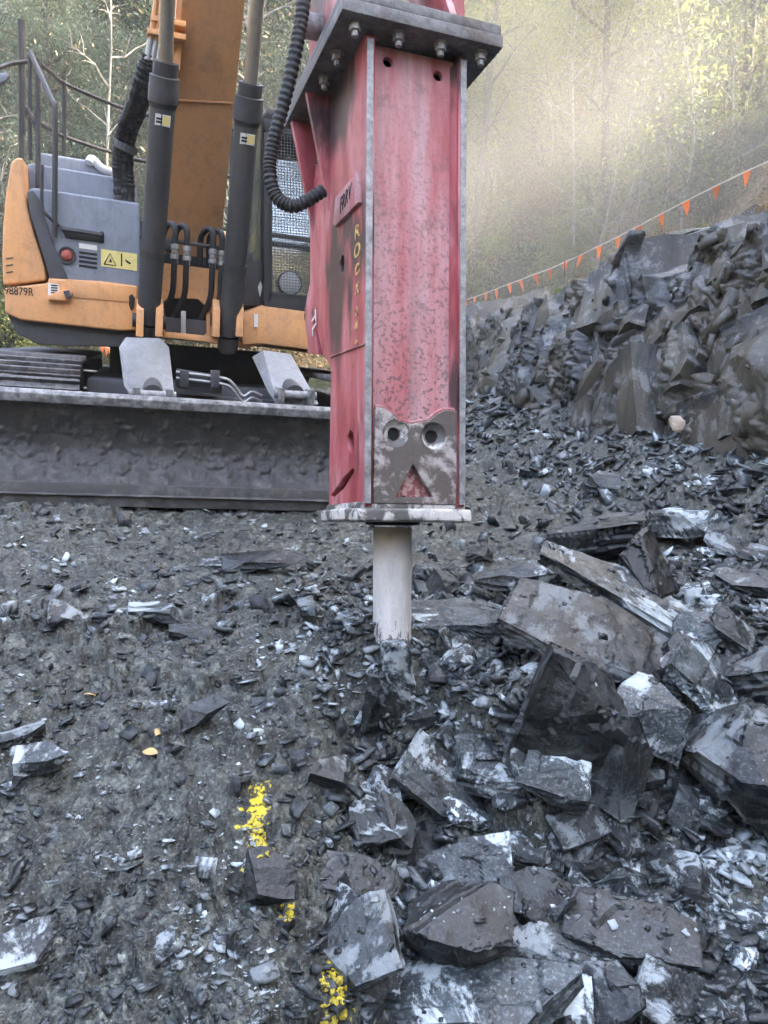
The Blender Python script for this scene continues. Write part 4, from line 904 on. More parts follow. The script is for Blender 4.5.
# u, v, width px, height px, thickness share, roll in picture, lean towards camera, material, cuts, strata, name, label
HERO = [
 (470, 620, 118, 40, .34, 2, 6, 'slate_pale', 8, .5, 'slab', 'flat pale slate slab lying just right of the chisel'),
 (586, 634, 150, 88, .30, 29, 30, 'slate_brown', 7, .8, 'slab', 'big smooth grey slab with brown split edge, sloping down to the right'),
 (622, 606, 165, 60, .45, 27, 14, 'slate', 9, .9, 'slab', 'long ridged slab lying behind the brown edged slab'),
 (600, 545, 92, 58, .9, -10, 5, 'slate_dark', 8, .5, 'boulder', 'dark undercut boulder at the upper end of the rubble'),
 (648, 578, 62, 74, .5, 48, 25, 'slate_dark', 6, .4, 'boulder', 'dark pointed wedge of slate leaning in front of the undercut boulder'),
 (690, 529, 66, 40, .8, -6, 0, 'slate', 5, .5, 'boulder', 'squarish grey boulder at the foot of the rock face'),
 (517, 582, 78, 36, .5, -5, 8, 'slate_pale', 9, .7, 'slab', 'pale layered slab behind the flat slab beside the chisel'),
 (646, 724, 74, 84, .5, 10, 48, 'slate_brown', 9, .3, 'boulder', 'brown grey flat faced rock above the dark ledge'),
 (702, 700, 74, 70, .6, 40, 25, 'slate_pale', 9, .6, 'boulder', 'rounded pale rock beside the brown grey flat faced rock'),
 (752, 778, 130, 140, 1.0, 10, 12, 'slate_brown', 12, .2, 'boulder', 'largest brown grey boulder cut off by the right edge'),
 (762, 694, 90, 66, .8, -20, 10, 'slate', 7, .3, 'boulder', 'grey boulder resting above the largest boulder at the right edge'),
 (570, 735, 90, 130, .55, 22, 78, 'slate_dark', 6, .25, 'slab', 'tall dark upright slab forming the broken ledge'),
 (612, 770, 70, 110, .5, 16, 80, 'slate_dark', 7, .25, 'slab', 'wet dark upright slab at the right of the broken ledge'),
 (487, 772, 80, 62, .75, -4, 12, 'slate', 9, .4, 'boulder', 'blocky rock with pale top left of the dark ledge'),
 (551, 796, 66, 66, .8, 4, 25, 'slate_pale', 8, .2, 'boulder', 'pale topped rounded block in front of the dark ledge'),
 (444, 792, 92, 58, .28, 38, 40, 'slate', 6, .3, 'slab', 'smooth dark shard sloping down to the right below the chisel'),
 (455, 930, 96, 118, 1.0, 10, 22, 'slate_dark', 13, .3, 'boulder', 'big dark block standing in the lower middle of the rubble'),
 (462, 868, 92, 56, .5, -12, 25, 'slate_pale', 10, .7, 'boulder', 'pale crumbling rock sitting on top of the big dark block'),
 (357, 955, 78, 80, .34, -24, 30, 'slate', 6, .15, 'slab', 'smooth blue grey slab beside the yellow paint at the bottom'),
 (468, 1008, 210, 90, .5, -12, 16, 'slate', 8, .4, 'slab', 'very large slab along the bottom edge of the picture'),
 (556, 962, 100, 48, .5, 10, 25, 'slate_pale', 9, .7, 'slab', 'streaky pale slab to the right of the big dark block'),
 (540, 905, 96, 64, .6, 30, 30, 'slate_dark', 8, .4, 'boulder', 'dark cracked block between the pale rocks in the lower middle'),
 (270, 886, 46, 50, .6, 10, 35, 'slate', 7, .1, 'stone', 'small blue grey stone just below the upper yellow paint'),
 (366, 842, 84, 24, .5, -4, 8, 'slate_dark', 7, .6, 'slab', 'thin dark slab with shiny edge above a matching one'),
 (355, 878, 84, 42, .35, 12, 30, 'slate_dark', 6, .3, 'slab', 'thin dark slab lying below the shiny edged one'),
 (632, 940, 116, 84, .9, -10, 20, 'slate_dark', 12, .4, 'boulder', 'dark pyramid shaped boulder in the lower right rubble'),
 (685, 815, 28, 52, .5, 12, 70, 'slate', 6, .2, 'shard', 'small blue grey shard standing upright below the largest boulder'),
 (402, 690, 34, 96, .5, -6, 84, 'slate_pale', 6, .9, 'shard', 'upright split splinter of slate directly under the chisel'),
 (376, 705, 24, 80, .5, 8, 84, 'slate', 6, .9, 'shard', 'darker upright splinter just left of the one under the chisel'),
 (264, 567, 78, 24, .5, -4, 5, 'slate_dark', 8, .8, 'slab', 'loose dark slab with pale top on open ground near the blade'),
 (200, 728, 62, 26, .5, -32, 20, 'slate_dark', 6, .3, 'shard', 'dark pointed shard beside the fallen yellow leaves'),
 (22, 955, 54, 46, .25, 4, 12, 'slate_pale', 7, .2, 'slab', 'pale flat stone in the bottom left corner'),
 (158, 968, 66, 26, .3, -34, 12, 'slate_pale', 6, .3, 'shard', 'long pale shard on the ground near the bottom left'),
 (115, 622, 46, 20, .5, 3, 5, 'slate', 8, .5, 'stone', 'flat stone leftmost of the trio on open ground'),
 (155, 620, 48, 24, .5, 12, 8, 'slate', 8, .5, 'stone', 'flat stone in the middle of the trio on open ground'),
 (188, 638, 34, 20, .5, 5, 8, 'slate_pale', 8, .4, 'stone', 'flat pale stone rightmost of the trio on open ground'),
 (72, 628, 44, 34, .6, 20, 25, 'slate', 7, .4, 'stone', 'grey block near the left edge lit by sun'),
 (42, 766, 50, 32, .6, 0, 20, 'slate', 7, .3, 'stone', 'pale squarish block near the left edge below the splintered slab'),
 (14, 745, 56, 24, .4, -8, 5, 'slate', 7, .7, 'slab', 'splintered slab cut off by the left edge'),
 (128, 618, 30, 15, .5, 8, 5, 'slate_pale', 7, .3, 'stone', 'small pale stone between the flat stones left of centre'),
 (602, 488, 32, 26, .7, 0, 10, 'slate_pale', 8, .3, 'boulder', 'pale angular rock at the far end of the rubble'),
 (570, 1008, 44, 60, .6, -8, 70, 'slate_pale', 6, .4, 'shard', 'pale pointed shard standing at the bottom edge'),
 (606, 1003, 66, 70, .5, -20, 60, 'slate', 7, .4, 'slab', 'grey tilted slab next to the pale pointed shard at the bottom'),
 (668, 1000, 60, 60, .6, 14, 60, 'slate', 8, .4, 'boulder', 'angular grey block along the bottom edge near the right'),
 (748, 892, 66, 22, .5, -10, 4, 'slate', 7, .9, 'slab', 'upper layered slab at the right edge below the largest boulder'),
 (752, 915, 60, 20, .5, -8, 4, 'slate_dark', 7, .9, 'slab', 'lower layered slab at the right edge below the largest boulder'),
 (708, 910, 22, 34, .4, 8, 60, 'slate_pale', 6, .1, 'shard', 'small very pale shard in the right hand rubble'),
 (738, 555, 62, 24, .5, 14, 10, 'slate_pale', 8, .5, 'slab', 'pale slab near the right edge at the foot of the rock face'),
 (748, 588, 60, 34, .6, 10, 10, 'slate_pale', 8, .4, 'boulder', 'pale chunk below the pale slab at the right edge'),
 (676, 655, 36, 40, .6, 20, 40, 'slate', 7, .3, 'shard', 'pointed grey rock wedged behind the rounded pale rock'),
 (625, 668, 60, 28, .4, 8, 10, 'slate_pale', 8, .5, 'slab', 'pale slab under the lower edge of the brown edged slab'),
 (560, 690, 52, 24, .4, 15, 10, 'slate_pale', 8, .5, 'slab', 'pale chip on top of the dark ledge'),
 (700, 640, 50, 40, .6, -10, 20, 'slate_pale', 8, .4, 'boulder', 'pale broken rock uphill of the largest boulder'),
 (730, 640, 44, 36, .6, 30, 20, 'slate', 8, .4, 'boulder', 'grey rock next to the pale broken one near the right edge'),
 (330, 780, 36, 30, .5, 20, 30, 'slate', 7, .3, 'stone', 'grey stone at the left fringe of the rubble'),
 (395, 835, 44, 40, .5, 30, 30, 'slate_dark', 7, .4, 'stone', 'dark block left of the pale crumbling rock'),
]
hero_xy = []; short = []
for i, (u, v, w, h, th, roll, lean, mt, cuts, strat, nm, lab) in enumerate(HERO):
    vb = v + h * .42                                   # where its base meets the ground
    p = hit(u, min(vb, 1100)); dist = (p - C0).dot(FW)
    W_ = w * dist / FPX; Hh = h * dist / FPX
    dep = math.asin(max(-1, min(1, -(p - C0).normalized().z))); ph = R(lean) + dep
    # face length b and thickness c so that the outline comes out h pixels tall
    b_ = Hh / (math.sin(ph) + th * abs(math.cos(ph)) + .05); b_ = min(b_, 2.2 * W_); c_ = b_ * th
    if lean > 60: c_ = min(c_, W_ * .7)
    sub = 4 if w * h > 3500 else 3
    me = rock_mesh(100 + i, W_ * 1.10, b_ * 1.10, c_ * 1.15, cuts, sub, .035, .5, strat * .13)
    o = link(me, nm, M[mt]); tag(o, lab, 'rock', kind='thing')
    Rm = Matrix.Rotation(math.atan2(p.x, p.y) * -1, 4, 'Z') @ Matrix.Rotation(R(roll), 4, 'Y') @ Matrix.Rotation(R(lean), 4, 'X')
    ctr = C0 + ray(u, v) * (dist + .0)
    # keep the base on or a little in the ground
    zz = min((Rm @ vt.co).z for vt in me.vertices)
    gz = ground_z(ctr.x, ctr.y)
    cz = max(min(ctr.z, gz - zz + .03), gz - zz - (.45 if lean > 60 else .30) * (-zz))
    o.matrix_world = Matrix.Translation((ctr.x, ctr.y, cz + (.022 if w < 80 and lean < 40 else .008))) @ Rm
    hero_xy.append((ctr.x, ctr.y, W_ * .45))
    wds = lab.split(); stop = {'lying', 'with', 'behind', 'at', 'leaning', 'just', 'cut', 'resting', 'forming', 'above', 'beside', 'left', 'in', 'standing', 'sitting', 'along', 'to', 'between', 'below', 'directly', 'near', 'on', 'lit', 'next', 'under', 'uphill', 'wedged', 'sloping'}
    kk = next((q for q, w_ in enumerate(wds) if w_.strip(',') in stop), len(wds)); short.append(' '.join(wds[:min(kk, 7)]).strip(','))

# medium fragments, a few shapes shared by many
PROTO = [rock_mesh(900 + k, 1, random.Random(k).uniform(.55, .95), random.Random(k + 50).uniform(.22, .6), 8 + k % 4, 2, .05, .5, .05) for k in range(22)]
mats_m = ['slate', 'slate', 'slate_dark', 'slate_pale', 'slate']
PM = [(me, m) for me in PROTO for m in ()]
protos = []
for k, me in enumerate(PROTO):
    m2 = me; m2.materials.append(M[mats_m[k % 5]]); protos.append(m2)
rr = random.Random(77)
GROUPS = [
 # region in the picture, how many, size px, label, group
 ((330, 760, 768, 1024), 120, (20, 70), 'loose slate fragment in the rubble heap across the lower right', 'fragments in the lower right rubble'),
 ((420, 560, 768, 760), 85, (16, 44), 'loose slate fragment among the big slabs right of the chisel', 'fragments among the big slabs'),
 ((470, 455, 768, 560), 42, (10, 22), 'small rock fallen along the foot of the cut rock face', 'fallen rocks under the rock face'),
 ((0, 530, 330, 1024), 82, (14, 40), 'flat slate chip pressed into the muddy ground on the left', 'chips on the left hand ground'),
]
for (x0, y0, x1, y1), n, (s0, s1), lab, grp in GROUPS:
    k = 0; tries = 0
    while k < n and tries < n * 20:
        tries += 1
        u, v = rr.uniform(x0, x1), rr.uniform(y0, y1)
        if x0 == 330 and u < 330 + (1024 - v) * .28 * 0 + max(0, (860 - v)) * .6: continue
        p = hit(u, v); dist = (p - C0).dot(FW); s = rr.uniform(s0, s1) ** 1.0 * dist / FPX
        if p.x - float(foot_x(p.y)) > .3: continue
        if any((p.x - a) ** 2 + (p.y - b) ** 2 < (r * .55) ** 2 for a, b, r in hero_xy) and rr.random() < .8: continue
        me = protos[rr.randrange(len(protos))]
        o = link(me, 'slate_fragment'); tone = {'slate': 'grey', 'slate_dark': 'dark', 'slate_pale': 'pale'}[me.materials[0].name]; big = 'large' if s * FPX / dist > (s0 + s1) / 2 else 'small'
        nh = min(range(len(hero_xy)), key=lambda q: (p.x - hero_xy[q][0]) ** 2 + (p.y - hero_xy[q][1]) ** 2)
        tag(o, ('%s %s slate %s close to the %s' % (big, tone, 'chip' if x0 == 0 else 'fragment', short[nh])) if (p.x - hero_xy[nh][0]) ** 2 + (p.y - hero_xy[nh][1]) ** 2 < .16 else '%s %s %s' % (big, tone, lab), 'rock', grp, 'thing')
        flat = x0 == 0
        o.rotation_euler = (rr.gauss(0, .12 if flat else .5), rr.gauss(0, .12 if flat else .5), rr.uniform(0, 6.28))
        sc_ = s * rr.uniform(.9, 1.2); o.scale = (sc_, sc_, sc_ * (.5 if flat else 1))
        o.location = (p.x, p.y, p.z + (.002 if flat else .20 * s)); k += 1

# angular blocks that make up the broken rock face, edges along common joint planes
WB = [rock_mesh(1200 + k, random.Random(k).uniform(.8, 1.3), random.Random(k + 3).uniform(.55, .9), random.Random(k + 70).uniform(.6, 1.3), 3 + k % 3, 2, .012, .5, .02) for k in range(18)]
for me in WB: me.materials.append(M['wall'])
nI, nJ = WALL.shape[0], nt; cand = []
for k in range(295):
    big = k < 125; i = int(nI * (rr.uniform(.16, .985) if k % 3 else rr.uniform(.30, .62))); j = int(nJ * (rr.uniform(.12, .97) if big else rr.uniform(.10, 1.0)))
    cand.append((i, j, rr.uniform(.24, .54) if big else rr.uniform(.08, .24)))
for k, (i, j, s_) in enumerate(cand):
    p = Vector(WALL[i, min(j, nJ - 1)]); n_ = Vector((WOUT[i, 0], WOUT[i, 1], .45)).normalized(); yaw = math.atan2(WOUT[i, 1], WOUT[i, 0]) + math.pi / 2
    if p.y > 7.5: s_ *= .85
    o = link(WB[rr.randrange(18)], 'block', None, RF)
    o.matrix_local = Matrix.Translation(p - n_ * s_ * .31) @ Matrix.Rotation(yaw + rr.gauss(0, .2), 4, 'Z') @ Matrix.Rotation(R(-30) + rr.gauss(0, .10), 4, 'Y') @ Matrix.Rotation(R(-15) + rr.gauss(0, .10), 4, 'X') @ Matrix.Diagonal((s_ * rr.uniform(.8, 1.6), s_, s_ * rr.uniform(.8, 1.7), 1))

# everything smaller: one mass of chips
def chips(name, N, seed, dens, size, mat, kindlabel, prot, flatness=.35, lift=.15, zf=None):
    rg = np.random.default_rng(seed); xs, ys, sz = [], [], []
    got = 0
    while got < N:
        r_ = np.exp(rg.uniform(math.log(.75), math.log(11.5), N)); a = rg.uniform(R(-44), R(44), N)
        x, y = r_ * np.sin(a), r_ * np.cos(a)
        keep = (rg.uniform(0, 1, N) < dens(x, y)) & (x - foot_x(y) < .55)
        xs.append(x[keep]); ys.append(y[keep]); got += keep.sum()
    x = np.concatenate(xs)[:N]; y = np.concatenate(ys)[:N]; r_ = np.hypot(x, y)
    s = size(x, y, r_, rg)
    z = hbase(x, y) + ground_detail(x, y)
    VV, FF, base = [], [], 0
    pid = rg.integers(0, len(prot), N)
    for k, (pv, pf) in enumerate(prot):
        m = np.where(pid == k)[0]; n = len(m)
        if not n: continue
        e = rg.normal(0, flatness, (n, 2)); c = rg.uniform(0, 6.28, n)
        cx, sx, cy_, sy, cz, sz_ = np.cos(e[:, 0]), np.sin(e[:, 0]), np.cos(e[:, 1]), np.sin(e[:, 1]), np.cos(c), np.sin(c)
        Rm = np.empty((n, 3, 3))
        Rm[:, 0, 0] = cz * cy_; Rm[:, 0, 1] = cz * sy * sx - sz_ * cx; Rm[:, 0, 2] = cz * sy * cx + sz_ * sx
        Rm[:, 1, 0] = sz_ * cy_; Rm[:, 1, 1] = sz_ * sy * sx + cz * cx; Rm[:, 1, 2] = sz_ * sy * cx - cz * sx
        Rm[:, 2, 0] = -sy; Rm[:, 2, 1] = cy_ * sx; Rm[:, 2, 2] = cy_ * cx
        v = np.einsum('nij,pj->npi', Rm, pv) * s[m][:, None, None]
        v[:, :, 0] += x[m][:, None]; v[:, :, 1] += y[m][:, None]; v[:, :, 2] += (z[m] + s[m] * lift)[:, None]
        VV.append(v.reshape(-1, 3)); FF.append((pf[None] + (base + np.arange(n) * len(pv))[:, None, None]).reshape(-1, 3)); base += n * len(pv)
    o = link(np_mesh(name, np.vstack(VV), np.vstack(FF)), name, mat); tag(o, kindlabel, 'gravel', kind='stuff'); return o
def arrs(me):
    v = np.empty(len(me.vertices) * 3, np.float32); me.vertices.foreach_get('co', v)
    return v.reshape(-1, 3), np.array([tuple(p.vertices) for p in me.polygons])
CP = [arrs(rock_mesh(300 + k, 1, random.Random(k).uniform(.55, .95), random.Random(k + 9).uniform(.06, .26), 3 + k % 2)) for k in range(30)]
CPF = [(v * np.array([1, 1, .45]), f) for v, f in CP]
def dens_r(x, y): return np.clip(sstep(-.45, .35, x - .25 * (2.2 - y)) * sstep(3.6, 2.7, y - .35 * x) + .06 + .7 * sstep(-1.1, -.2, x - foot_x(y)), 0, 1)
def size_r(x, y, r_, rg): return np.clip(rg.lognormal(math.log(.020), .55, len(x)), .006, .075) * (.55 + .22 * r_)
chips('slate_gravel', 26000, 5, dens_r, size_r, M['gravel'], 'small broken slate chips filling the rubble and wall foot', CP, .55, .2)
def dens_l(x, y): return np.clip(.15 + 1.0 * sstep(-.25, .35, fbm(x * 1.6, y * 1.6, 401)), .05, 1) * sstep(.6, -.1, x - .6 * sstep(2.6, 4, y))
def size_l(x, y, r_, rg): return np.clip(rg.lognormal(math.log(.0085), .65, len(x)), .004, .05) * (.5 + .27 * r_)
chips('ground_chips', 30000, 6, dens_l, size_l, M['gravel'], 'fine crushed slate chips pressed into the muddy ground', CPF, .2, -.10)
# thin shards all over the rock face
rg = np.random.default_rng(71); VV, FF, nb_ = [], [], 0; CW = CP[::2]
for k in range(1500):
    i = int(nI * rg.uniform(.14, .985)); j = min(nJ - 1, int(nJ * rg.uniform(.08, 1.0))); p = WALL[i, j]; yaw = math.atan2(WOUT[i, 1], WOUT[i, 0]) + math.pi / 2
    s = float(np.clip(rg.lognormal(math.log(.06), .65), .02, .26)); pv, pf = CW[k % len(CW)]
    Rm = np.array(Matrix.Rotation(yaw + rg.normal(0, .5), 3, 'Z') @ Matrix.Rotation(R(-32) + rg.normal(0, .5), 3, 'Y') @ Matrix.Rotation(R(55) + rg.normal(0, .6), 3, 'X'))
    VV.append(pv * np.array([s * 1.5, s, s * 1.6]) @ Rm.T + p + np.array([WOUT[i, 0], WOUT[i, 1], .1]) * s * rg.uniform(-.3, .06)); FF.append(pf + nb_); nb_ += len(pv)
ws = link(np_mesh('wall_shards', np.vstack(VV), np.vstack(FF)), 'wall_shards', M['wall'], RF); ws['kind'] = 'stuff'
# crumbs lying on top of the slabs
bpy.context.view_layer.update(); dg_ = bpy.context.evaluated_depsgraph_get(); rg = np.random.default_rng(44); VV, FF, nb_ = [], [], 0
for k in range(2200):
    y = math.exp(rg.uniform(math.log(1.2), math.log(3.6))); x = rg.uniform(-.15, .50 * y + .05)
    if x < -.1 + .25 * (2.0 - y) * 0: continue
    r_ = scene.ray_cast(dg_, Vector((x, y, .32 + .10 * y)), Vector((0, 0, -1)))
    if not r_[0] or r_[2].z < .55: continue
    s = float(np.clip(rg.lognormal(math.log(.005), .75), .002, .028)) * (.6 + .2 * y); pv, pf = CP[k % len(CP)]
    a = rg.uniform(0, 6.28); Rm = np.array(r_[2].to_track_quat('Z', 'Y').to_matrix() @ Matrix.Rotation(a, 3, 'Z') @ Matrix.Rotation(rg.normal(0, .3), 3, 'X'))
    VV.append(pv @ Rm.T * s + np.array(r_[1]) + np.array([0, 0, s * .06])); FF.append(pf + nb_); nb_ += len(pv)
tag(link(np_mesh('slate_crumbs', np.vstack(VV), np.vstack(FF)), 'slate_crumbs', M['gravel']), 'tiny slate crumbs scattered over the rubble slabs', 'gravel', kind='stuff')
# tan and white stones on the wall foot, yellow paint, leaves
def on_mesh(u, v):
    dg = bpy.context.evaluated_depsgraph_get(); r_ = scene.ray_cast(dg, C0, ray(u, v).normalized()); return r_[1]
bpy.context.view_layer.update()
for (u, v, w, h, mt, lab, sd_) in ((682, 423, 22, 15, 'tan_stone', 'tan coloured stone lodged low on the rock face', 1), (653, 466, 15, 19, 'slate_pale', 'white chip of rock on the rubble below the tan stone', 2)):
    p = on_mesh(u, v); dist = (p - C0).dot(FW)
    o = link(rock_mesh(40 + sd_, w * dist / FPX, h * dist / FPX * 1.1, h * dist / FPX * .7, 8, 2, .05), 'stone', M[mt]); tag(o, lab, 'rock'); o.matrix_world = Matrix.Translation(p) @ Matrix.Rotation(R(35), 4, 'X')
yp = [(248, 812), (253, 818), (258, 824), (256, 832), (262, 835), (266, 843), (260, 845), (269, 848), (264, 855), (286, 912), (290, 918), (331, 985), (327, 980), (335, 992), (340, 1000), (333, 1005), (328, 1016), (336, 1018), (344, 1008), (330, 1022)]
yp = [(u + rr.gauss(0, 3.2 if v < 960 else 5), v + rr.gauss(0, 3.2 if v < 960 else 5)) for u, v in yp for _ in range(3)]
YM = [rock_mesh(60 + k, 1, .85, .5, 8, 1, .1) for k in range(7)]
for me in YM: me.materials.append(M['yellow_paint'])
for k, (u, v) in enumerate(yp):
    p = on_mesh(u, v); dist = (p - C0).dot(FW); s = rr.uniform(3, 7.5) * dist / FPX * (1.3 if v > 960 else 1)
    o = link(YM[k % 7], 'painted_stone')
    tag(o, 'yellow spray painted stone of the upper paint line' if v < 890 else ('yellow spray painted stone of the middle paint spot' if v < 950 else 'yellow spray painted stone of the paint line at the bottom edge'), 'rock', 'yellow painted stones')
    o.location = p - Vector((0, 0, s * .12)); o.rotation_euler = (rr.gauss(0, .3), rr.gauss(0, .3), rr.uniform(0, 6)); o.scale = (s, s, s)
for k, (u, v, lab) in enumerate(((152, 756, 'fallen yellow leaf, lower of the pair on bare ground'), (160, 735, 'fallen yellow leaf, upper of the pair on bare ground'), (90, 698, 'curled dry leaf on the ground left of the leaf pair'))):
    p = on_mesh(u, v); a = .034; g = MB(); nl = 7; V_ = []
    for i in range(nl):
        t = i / (nl - 1); w_ = .4 * math.sin(math.pi * min(1, t * 1.05 + .02)) * a
        V_ += [(t * a * 1.4 - a * .7, -w_, .006 * math.sin(3 * t)), (t * a * 1.4 - a * .7, 0, .002 + .004 * math.sin(3 * t)), (t * a * 1.4 - a * .7, w_, .007 * math.sin(3 * t + .5))]
    g.add(V_, [(3 * i + j, 3 * i + j + 1, 3 * i + j + 4, 3 * i + j + 3) for i in range(nl - 1) for j in (0, 1)])
    o = g.build('fallen_leaf', M['dry_leaf'], smooth=True); tag(o, lab, 'leaf'); o.location = p + Vector((0, 0, .008)); o.rotation_euler = (.2, .1, k * 1.3)

# ------------------------------------------------------------------ forest
def quads(name, C, L, W, rg, mat, droop=.3, tri=False):
    """leaf faces: centres C, length L, width W"""
    n = len(C); d = rg.normal(0, 1, (n, 3)); d[:, 2] -= droop; d /= np.linalg.norm(d, axis=1)[:, None]
    e = rg.normal(0, 1, (n, 3)); e -= d * (d * e).sum(1)[:, None]; e /= np.linalg.norm(e, axis=1)[:, None]
    l = (L * rg.uniform(.6, 1.3, n))[:, None]; w = (W * rg.uniform(.6, 1.3, n))[:, None]
    V = np.stack([C - d * l, C + e * w, C + d * l, C - e * w], 1).reshape(-1, 3)
    me = np_mesh(name, V, np.arange(4 * n).reshape(n, 4)); me.materials.append(mat); return me
def tree_proto(seed, H, r0, clear, spread, nl, leaf, mats, limbs=9, twigs=4, droop=.3, bend=.05):
    rg = np.random.default_rng(seed); rn = random.Random(seed); wood = MB(); tips = []
    pts = [Vector((0, 0, -.4))]; d = Vector((0, 0, 1))
    for k in range(10):
        d = (d + Vector((rn.gauss(0, bend), rn.gauss(0, bend), .12))).normalized(); pts.append(pts[-1] + d * (H + .4) / 10)
    wood.tube(pts, [r0 * (1.25 if i == 0 else 1) * (1 - .085 * i) for i in range(11)], 8)
    for k in range(limbs):
        t = clear + (1 - clear) * (k + rn.random() * .8) / limbs; i = min(9, int(t * 10)); b = pts[i].lerp(pts[i + 1], t * 10 - i)
        az = rn.uniform(0, 6.28); L = spread * rn.uniform(.5, 1.1) * (1.15 - .55 * t); dv = Vector((math.cos(az), math.sin(az), rn.uniform(.25, .9))).normalized()
        pp = [b]
        for j in range(4): dv = (dv + Vector((rn.gauss(0, .25), rn.gauss(0, .25), rn.gauss(.08, .15)))).normalized(); pp.append(pp[-1] + dv * L / 4)
        wood.tube(pp, [r0 * .36 * (1 - .2 * j) for j in range(5)], 5); tips += [pp[2], pp[3], pp[4], pp[4]]
        for q in range(twigs):
            s = pp[rn.randint(1, 4)]; dv2 = Vector((rn.gauss(0, 1), rn.gauss(0, 1), rn.gauss(.5, .6))).normalized()
            e = s + dv2 * L * .4; wood.tube([s, (s + e) / 2 + Vector((rn.gauss(0, .04), rn.gauss(0, .04), .03)), e], [r0 * .13, r0 * .1, r0 * .05], 4); tips += [e, e]
    tips.append(pts[-1])
    T = np.array([tuple(t) for t in tips])
    ci = rg.integers(0, len(T), nl); cs = spread * .24 * rg.uniform(.45, 1.2, len(T))
    Cc = T[ci] + rg.normal(0, 1, (nl, 3)) * cs[ci][:, None] * np.array([1, 1, .75])
    wm = wood.build('trunk', M[mats[0]], smooth=True); wme = wm.data; bpy.data.objects.remove(wm)
    return wme, quads('crown', Cc, leaf, leaf * .36, rg, M[mats[1]], droop) if nl else None
GUM = [tree_proto(500 + k, 13 + k, .075 + .015 * k, .55, 2.3, 3200, .12, ('bark_pale', 'leaf_grey'), 9, 4, .8, .02) for k in range(3)]
BUSHY = [tree_proto(520 + k, 6.5 + k, .10, .10, 2.0, 22000, .045, ('bark_dark', ('leaf_grey', 'leaf_dark', 'leaf_grey', 'leaf_dark', 'leaf_yellow')[k]), 16, 5, .4) for k in range(5)]
SAPL = [tree_proto(540 + k, 3.6 + .5 * k, .035, .15, 1.1, 900 + 500 * (k % 2), .055, ('bark_pale', ('leaf_yellow', 'leaf_brown', 'leaf_yellow', 'leaf_grey')[k]), 14, 5, .2, .09) for k in range(4)]
SHRUB = [tree_proto(560 + k, 1.2, .03, .05, .85, 2600, .05, ('bark_dark', ('leaf_dark', 'leaf_yellow', 'leaf_brown')[k]), 12, 4, .1, .1) for k in range(3)]
BARE = [tree_proto(580 + k, 6 + 2 * k, .06, .25, 1.8, 160, .06, ('bark_pale', 'leaf_brown'), 15, 7, .2, .06) for k in range(3)]
fr = random.Random(31)
def plant(name, pr, x, y, s, lab, cat, grp):
    z = hz(x, y)
    if z < -1: return
    u = 384 + FPX * x / max(y, .1)
    place = 'off to the left' if u < 0 else 'left of the handrails' if u < 60 else 'beyond the handrails' if u < 150 else 'beyond the boom' if u < 260 else 'beyond the cab' if u < 320 else 'mostly hidden by the breaker' if u < 470 else 'just right of the breaker' if u < 540 else 'above the middle flags' if u < 630 else 'above the crest slab' if u < 710 else 'above the rightmost flags' if u < 768 else 'past the right edge'
    lw = (lab + ', ' + place).split()
    r_ = empty(name); tag(r_, ' '.join(lw) if len(lw) <= 16 else lab, cat, grp); r_.location = (x, y, z); r_.rotation_euler = (fr.gauss(0, .03), fr.gauss(0, .03), fr.uniform(0, 6.28)); r_.scale = (s, s, s * fr.uniform(.9, 1.15))
    w = link(pr[0], 'trunk', None, r_)
    if pr[1]: link(pr[1], 'crown', None, r_)
    return r_
def region(u0, u1, y0, y1):
    y = fr.uniform(y0, y1); u = fr.uniform(u0, u1); return (u - 384) / FPX * y, y
def put(n, u0, u1, y0, y1, kind, name, s0, s1, lab, cat, grp, pick=None):
    k = 0; t = 0
    while k < n and t < n * 6:
        t += 1; x, y = region(u0, u1, y0, y1)
        pr = kind[fr.randrange(len(kind))] if pick is None else kind[fr.choice(pick)]
        if plant(name, pr, x, y, fr.uniform(s0, s1), lab, cat, grp): k += 1
put(11, -90, 330, 15.5, 19, BUSHY, 'wattle_tree', .55, .85, 'rounded grey green bush tree close behind the excavator', 'tree', 'nearest trees behind the excavator', (0, 2))
put(26, -120, 330, 19, 30, BUSHY, 'wattle_tree', .8, 1.25, 'dense grey green bushy tree on the slope behind the excavator', 'tree', 'bushy trees behind the excavator', (0, 1, 2, 3))
put(30, -150, 340, 30, 46, BUSHY, 'wattle_tree', 1.0, 1.6, 'dense bushy tree higher up the slope behind the excavator', 'tree', 'bushy trees higher up the slope', (0, 1, 2, 3))
put(44, 430, 900, 18, 36, BUSHY, 'wattle_tree', .5, 1.15, 'bushy tree half lost in dust on the right hand slope', 'tree', 'bushy trees behind the dust', (0, 1, 2, 3, 4))
put(26, 430, 950, 34, 52, BUSHY, 'wattle_tree', 1.2, 1.9, 'far bushy tree at the top of the right hand slope', 'tree', 'far trees of the right hand slope', (0, 1, 2, 3, 4))
put(16, 440, 900, 17, 32, GUM, 'gum_tree', .8, 1.2, 'tall straight pale trunked gum tree on the right hand slope', 'tree', 'gum trees of the right hand slope')
put(10, -60, 340, 18, 34, GUM, 'gum_tree', .8, 1.2, 'tall pale trunked gum tree behind the excavator', 'tree', 'gum trees behind the excavator')
put(16, 450, 900, 17, 30, BARE, 'bare_tree', .6, 1.1, 'thin nearly leafless pale tree behind the orange flags', 'tree', 'thin bare trees behind the flags')
put(10, -40, 330, 14, 22, BARE, 'bare_tree', .6, 1.0, 'thin nearly leafless tree among the bushes behind the excavator', 'tree', 'thin bare trees behind the excavator')
put(46, 450, 880, 16.5, 28, SAPL, 'sapling', .6, 1.2, 'slender sunlit sapling with sparse yellow leaves behind the flags', 'sapling', 'saplings behind the flags')
